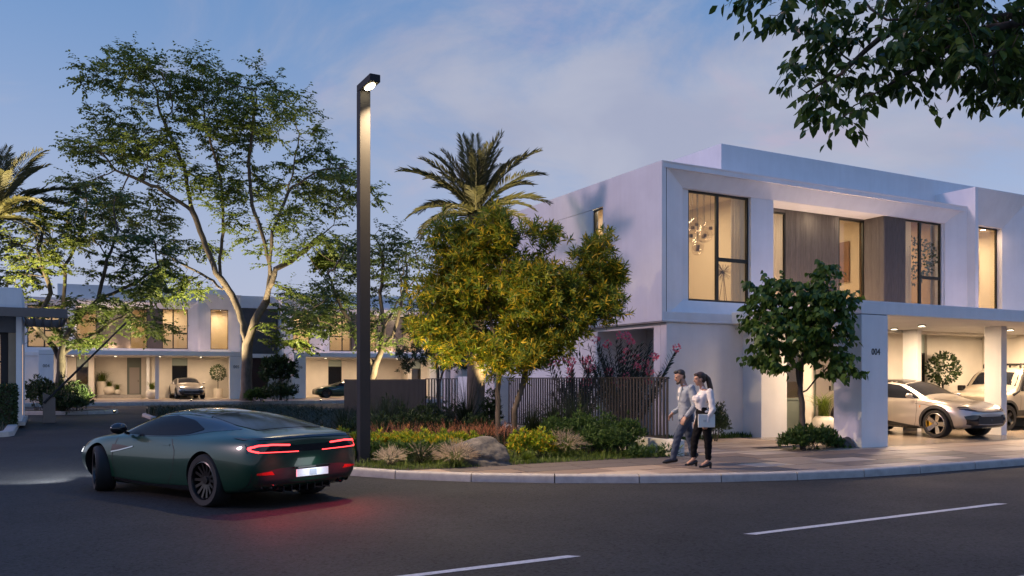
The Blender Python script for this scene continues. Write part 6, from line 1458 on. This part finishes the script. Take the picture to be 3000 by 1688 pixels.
def hand(mb, wrist, d, palm_n, curl, L=0.185):
    """palm, four unequal bent fingers and a thumb leaving the side of the palm"""
    d = Vector(d).normalized(); nrm = Vector(palm_n); nrm = (nrm - d * nrm.dot(d)).normalized(); s = d.cross(nrm); w = Vector(wrist)
    pe = w + d * L * 0.52
    for k in (-1.5, -0.5, 0.5, 1.5): limb(mb, [w + s * k * 0.011, pe + s * k * 0.020], [0.016, 0.014], 8)
    for k, l in zip((-1.5, -0.5, 0.5, 1.5), (0.070, 0.082, 0.078, 0.060)):
        p = pe + s * k * 0.0205; pts = [p]; a = curl * 0.5
        for j in range(3): p = p + (d * math.cos(a) + nrm * math.sin(a)) * l * (0.46, 0.31, 0.23)[j]; pts.append(p); a += curl * 0.7
        limb(mb, pts, [0.0098, 0.0092, 0.0085, 0.0072], 8)
    b = w + d * L * 0.16 - s * 0.030; limb(mb, [b, b + (d * 0.6 - s * 0.6 + nrm * 0.5) * 0.042, b + (d * 1.1 - s * 0.6 + nrm * 0.9) * 0.065], [0.013, 0.011, 0.009], 8)
def head(mb, c, tilt, w=0.074, jaw=1.0):
    """skull, jaw, nose, brow, lips and ears; looks along +X, tilted down"""
    rot = Matrix.Rotation(tilt, 3, 'Y'); q = lambda x, y, z: Vector(c) + rot @ Vector((x, y, z))
    mb.ell(q(-0.012, 0, 0.035), (0.098, w, 0.088), 20, 14, rot); mb.ell(q(0.022, 0, -0.015), (0.066, w * 0.86, 0.085), 18, 12, rot)
    mb.ell(q(0.040, 0, -0.075), (0.046 * jaw, w * 0.62 * jaw, 0.036), 14, 10, rot); limb(mb, [q(0.082, 0, 0.018), q(0.100, 0, -0.020)], [0.010, 0.0145], 8); mb.ell(q(0.094, 0, -0.028), (0.014, 0.016, 0.010), 10, 8, rot)
    limb(mb, [q(0.072, w * 0.55, 0.030), q(0.084, 0, 0.028), q(0.072, -w * 0.55, 0.030)], [0.010, 0.012, 0.010], 8); limb(mb, [q(0.076, 0.020, -0.057), q(0.084, 0, -0.056), q(0.076, -0.020, -0.057)], [0.007, 0.009, 0.007], 8)
    for s in (1, -1): mb.ell(q(-0.010, s * w * 1.0, -0.004), (0.020, 0.008, 0.031), 10, 8, rot)
    return q
def shoe(mb, ankle, toe, heel=0.0, L=0.27):
    a, t = Vector(ankle), Vector(toe); d = (t - a); d.normalize(); s = d.cross(Vector((0, 0, 1))).normalized(); dn = s.cross(d) * -1
    if dn.z > 0: dn = -dn
    h = a - d * 0.055 + dn * 0.045; limb(mb, [h, a + d * 0.05 + dn * 0.048, a + d * 0.14 + dn * 0.056, a + d * 0.19 + dn * 0.06], [0.038, 0.040, 0.038, 0.024], 12); mb.ell(a + dn * 0.02, (0.042, 0.038, 0.05), 12, 8)
# --- man ---
man = thing('person', 'person in a light grey jacket and navy trousers walking with head bowed', 'person', (3.20, 15.85, PZ), R(190))
def pm_(px, py, y): return Vector((-(px - 560) / 674, y, (1290 - py) / 674))
hipL, hipR = pm_(562, 690, 0.085), pm_(568, 690, -0.085)
kL, aL, tL = pm_(425, 935, 0.09), pm_(365, 1195, 0.09), pm_(240, 1206, 0.09); kR, aR, tR = pm_(625, 950, -0.08), pm_(668, 1175, -0.08), pm_(590, 1250, -0.08)
shL, shR = pm_(582, 345, 0.185), pm_(560, 345, -0.185); eL, wL = pm_(605, 560, 0.255), pm_(495, 690, 0.225); eR, wR = pm_(570, 575, -0.25), pm_(440, 655, -0.22)
b = MB(); q = head(b, pm_(476, 205, 0.0), R(20), 0.075, 1.08)
limb(b, [pm_(540, 330, 0), pm_(505, 245, 0)], [0.062, 0.056])
rings(b, [(0.0, 0, 0.86, 0.11, 0.15), (0.01, 0, 1.0, 0.10, 0.14), (0.02, 0, 1.15, 0.105, 0.15), (0.02, 0, 1.3, 0.11, 0.17), (0.0, 0, 1.40, 0.09, 0.16), (0.01, 0, 1.46, 0.06, 0.08)])
limb(b, [hipL, kL, aL], [0.085, 0.055, 0.036]); limb(b, [hipR, kR, aR], [0.085, 0.055, 0.036]); limb(b, [shL, eL, wL], [0.05, 0.038, 0.027]); limb(b, [shR, eR, wR], [0.05, 0.038, 0.027])
hand(b, wL, (wL - eL) + Vector((0.02, 0, -0.08)), (-0.5, -0.5, -0.2), 0.55); hand(b, wR, (wR - eR) + Vector((0, 0, -0.08)), (-0.5, 0.5, -0.2), 0.55)
fuse(b, 'body', 'skin', man, 0.0065, 3)
j = MB(); rings(j, [(-0.005, 0, 0.83, 0.135, 0.175), (0.005, 0, 0.95, 0.128, 0.168), (0.02, 0, 1.08, 0.120, 0.160), (0.025, 0, 1.2, 0.128, 0.176), (0.02, 0, 1.32, 0.130, 0.195), (0.0, 0, 1.40, 0.108, 0.185), (0.0, 0, 1.455, 0.07, 0.10)])
limb(j, [shL + Vector((0, -0.02, 0)), eL, eL.lerp(wL, 0.9)], [0.075, 0.058, 0.043]); limb(j, [shR + Vector((0, 0.02, 0)), eR, eR.lerp(wR, 0.9)], [0.075, 0.058, 0.043])
jk = fuse(j, 'jacket', 'jacket', man, 0.010, 5, 0.010, 1.0)
MB().add([(0.142, -0.055, 1.36), (0.142, 0.055, 1.36), (0.158, 0.028, 1.18), (0.158, -0.028, 1.18), (0.118, -0.055, 1.44), (0.118, 0.055, 1.44)], [(0, 1, 2, 3), (4, 5, 1, 0)]).build('shirt_front', 'shirt', man)
for s in (1, -1): MB().add([(0.125, s * 0.055, 1.44), (0.118, s * 0.10, 1.42), (0.152, s * 0.095, 1.30), (0.164, s * 0.03, 1.16), (0.154, s * 0.055, 1.32)], [(0, 1, 2, 3, 4)]).build('lapel', 'jacket', jk)
limb_c = MB(); limb(limb_c, [pm_(552, 318, 0.03), pm_(512, 292, 0.045), pm_(500, 296, 0)], [0.018, 0.018, 0.014]); limb(limb_c, [pm_(552, 318, -0.03), pm_(512, 292, -0.045), pm_(500, 296, 0)], [0.018, 0.018, 0.014]); fuse(limb_c, 'collar', 'shirt', man, 0.008, 2)
t = MB(); rings(t, [(0, 0, 0.80, 0.125, 0.165), (0, 0, 0.95, 0.112, 0.15)]); limb(t, [hipL, kL, aL + Vector((0, 0, 0.0))], [0.105, 0.076, 0.058]); limb(t, [hipR, kR, aR], [0.105, 0.076, 0.058]); fuse(t, 'trousers', 'navy', man, 0.010, 4, 0.011, 2.0)
for nm, a_, t_ in (('shoe', aL, tL), ('shoe', aR, tR)): s = MB(); shoe(s, a_, t_); fuse(s, nm, 'shoe', man, 0.007, 2)
h = MB(); rot = Matrix.Rotation(R(20), 3, 'Y'); h.ell(q(-0.030, 0, 0.058), (0.092, 0.078, 0.080), 18, 12, rot); h.ell(q(0.040, 0, 0.108), (0.042, 0.056, 0.034), 14, 10, rot); h.ell(q(-0.060, 0, 0.0), (0.046, 0.067, 0.07), 14, 10, rot); fuse(h, 'hair', 'hair_m', man, 0.008, 3)
h = MB(); limb(h, [q(0.022, 0.068, -0.04), q(0.058, 0.042, -0.085), q(0.082, 0, -0.092), q(0.058, -0.042, -0.085), q(0.022, -0.068, -0.04)], [0.012, 0.020, 0.026, 0.020, 0.012], 10); limb(h, [q(0.085, 0.024, -0.052), q(0.092, 0, -0.044), q(0.085, -0.024, -0.052)], [0.007, 0.008, 0.007], 8); fuse(h, 'beard', 'hair_m', man, 0.006, 2)
for s in (1, -1): MB().ell(q(0.076, s * 0.030, 0.010), (0.008, 0.012, 0.007), 8, 6).build('eye', 'black', man, smooth=True)
# --- woman ---
wo = thing('person', 'person with a long ponytail in a white shirt and black trousers', 'person', (3.37, 15.2, PZ), R(190))
def pw_(px, py, y): return Vector((-(px - 765) / 710, y, (1330 - py) / 710))
hipL, hipR = pw_(775, 720, 0.08), pw_(755, 720, -0.08)
kL, aL, tL = pw_(802, 965, 0.075), pw_(800, 1232, 0.075), pw_(690, 1285, 0.075); kR, aR, tR = pw_(668, 975, -0.07), pw_(655, 1215, -0.07), pw_(545, 1270, -0.07)
shL, shR = pw_(808, 372, 0.155), pw_(790, 372, -0.155); eL, wL = pw_(822, 590, 0.215), pw_(762, 735, 0.185); eR, wR = pw_(790, 600, -0.20), pw_(720, 740, -0.17)
b = MB(); q = head(b, pw_(712, 215, 0), R(8), 0.068, 0.86)
limb(b, [pw_(765, 360, 0), pw_(735, 265, 0)], [0.050, 0.044])
rings(b, [(0, 0, 0.85, 0.105, 0.15), (0.03, 0, 0.98, 0.085, 0.125), (0.045, 0, 1.08, 0.08, 0.115), (0.02, 0, 1.22, 0.10, 0.135), (-0.02, 0, 1.34, 0.08, 0.135), (-0.02, 0, 1.40, 0.05, 0.07)])
limb(b, [hipL, kL, aL], [0.08, 0.050, 0.030]); limb(b, [hipR, kR, aR], [0.08, 0.050, 0.030]); limb(b, [shL, eL, wL], [0.042, 0.032, 0.022]); limb(b, [shR, eR, wR], [0.042, 0.032, 0.022])
hand(b, wL, (0.30, 0.05, -0.95), (0.1, -1, 0), 0.75, 0.17); hand(b, wR, wR - eR, (-0.4, 0.6, -0.2), 0.5, 0.17)
for a_, t_ in ((aL, tL), (aR, tR)): limb(b, [a_, a_.lerp(t_, 0.7) + Vector((0, 0, -0.025))], [0.030, 0.026])
fuse(b, 'body', 'skin', wo, 0.0065, 3)
j = MB(); rings(j, [(0.005, 0, 0.985, 0.105, 0.145), (0.04, 0, 1.08, 0.092, 0.128), (0.045, 0, 1.16, 0.105, 0.142), (0.035, 0, 1.235, 0.122, 0.150), (-0.005, 0, 1.32, 0.100, 0.152), (-0.02, 0, 1.375, 0.07, 0.10)])
for s in (1, -1): j.ell((0.125, s * 0.062, 1.225), (0.062, 0.062, 0.066), 14, 10)
limb(j, [shL + Vector((0, -0.02, 0)), eL, wL + Vector((0, 0, 0.015))], [0.064, 0.056, 0.036]); limb(j, [shR + Vector((0, 0.02, 0)), eR, wR], [0.064, 0.056, 0.036]); limb(j, [wL + Vector((-.02, 0, 0.05)), wL], [0.042, 0.044])
limb(j, [pw_(790, 350, 0.03), pw_(742, 318, 0.045), pw_(728, 340, 0.012)], [0.02, 0.017, 0.014]); limb(j, [pw_(790, 350, -0.03), pw_(742, 318, -0.045), pw_(728, 340, -0.012)], [0.02, 0.017, 0.014]); fuse(j, 'shirt', 'shirt', wo, 0.009, 4, 0.010, 3.0)
t = MB(); rings(t, [(-0.01, 0, 0.74, 0.120, 0.165), (-0.005, 0, 0.86, 0.122, 0.165), (0.015, 0, 0.98, 0.105, 0.145), (0.035, 0, 1.06, 0.096, 0.132), (0.036, 0, 1.085, 0.094, 0.130)])
limb(t, [hipL, kL, pw_(806, 1195, 0.075)], [0.098, 0.072, 0.054]); limb(t, [hipR, kR, pw_(655, 1165, -0.07)], [0.098, 0.070, 0.052]); fuse(t, 'trousers', 'blacktr', wo, 0.010, 4, 0.010, 4.0)
for a_, t_ in ((aL, tL), (aR, tR)):
    s = MB(); a2 = a_ + (a_ - t_).normalized() * 0.0 ; d = (t_ - a_).normalized(); e = a_.copy(); limb(s, [e + Vector((-0.045, 0, -0.045)), e + Vector((0.02, 0, -0.075)), e + Vector((0.09, 0, -0.088)), e + Vector((0.15, 0, -0.098))], [0.034, 0.032, 0.032, 0.018], 12); s.tube([e + Vector((-0.05, 0, -0.06)), e + Vector((-0.048, 0, -0.128))], [0.024, 0.022], 10)
    fuse(s, 'shoe', 'shoe', wo, 0.007, 2)
rot = Matrix.Rotation(R(8), 3, 'Y'); h = MB(); h.ell(q(-0.024, 0, 0.045), (0.100, 0.076, 0.088), 18, 12, rot); h.ell(q(0.040, 0, 0.090), (0.048, 0.060, 0.030), 14, 10, rot); h.ell(q(-0.06, 0, -0.01), (0.052, 0.066, 0.07), 14, 10, rot)
limb(h, [pw_(792, 168, 0), pw_(828, 215, 0.0), pw_(852, 320, 0.01), pw_(868, 420, 0.01), pw_(878, 468, 0.01)], [0.030, 0.046, 0.050, 0.036, 0.012], 12); fuse(h, 'hair', 'hair_w', wo, 0.008, 3)
for s in (1, -1): MB().ell(q(0.074, s * 0.028, 0.010), (0.008, 0.011, 0.006), 8, 6).build('eye', 'black', wo, smooth=True)
lp_ = thing('laptop_case', 'slim pale case held against the hip of the person in the white shirt', 'case', wo.location, R(190))
bx_ = MB().box(-0.125, 0.185, 0.198, 0.218, 0.735, 0.965); bx_.build('case', 'laptop', lp_, bevel=0.006)
mk = MB()
for k in range(5): mk.box(0.035 + k * 0.012, 0.043 + k * 0.012, 0.2185, 0.2195, 0.850, 0.864); mk.box(0.035 + k * 0.012, 0.042 + k * 0.012, 0.2185, 0.2195, 0.828, 0.840)
tag(mk.build('print', 'print', lp_), kind='stuff')
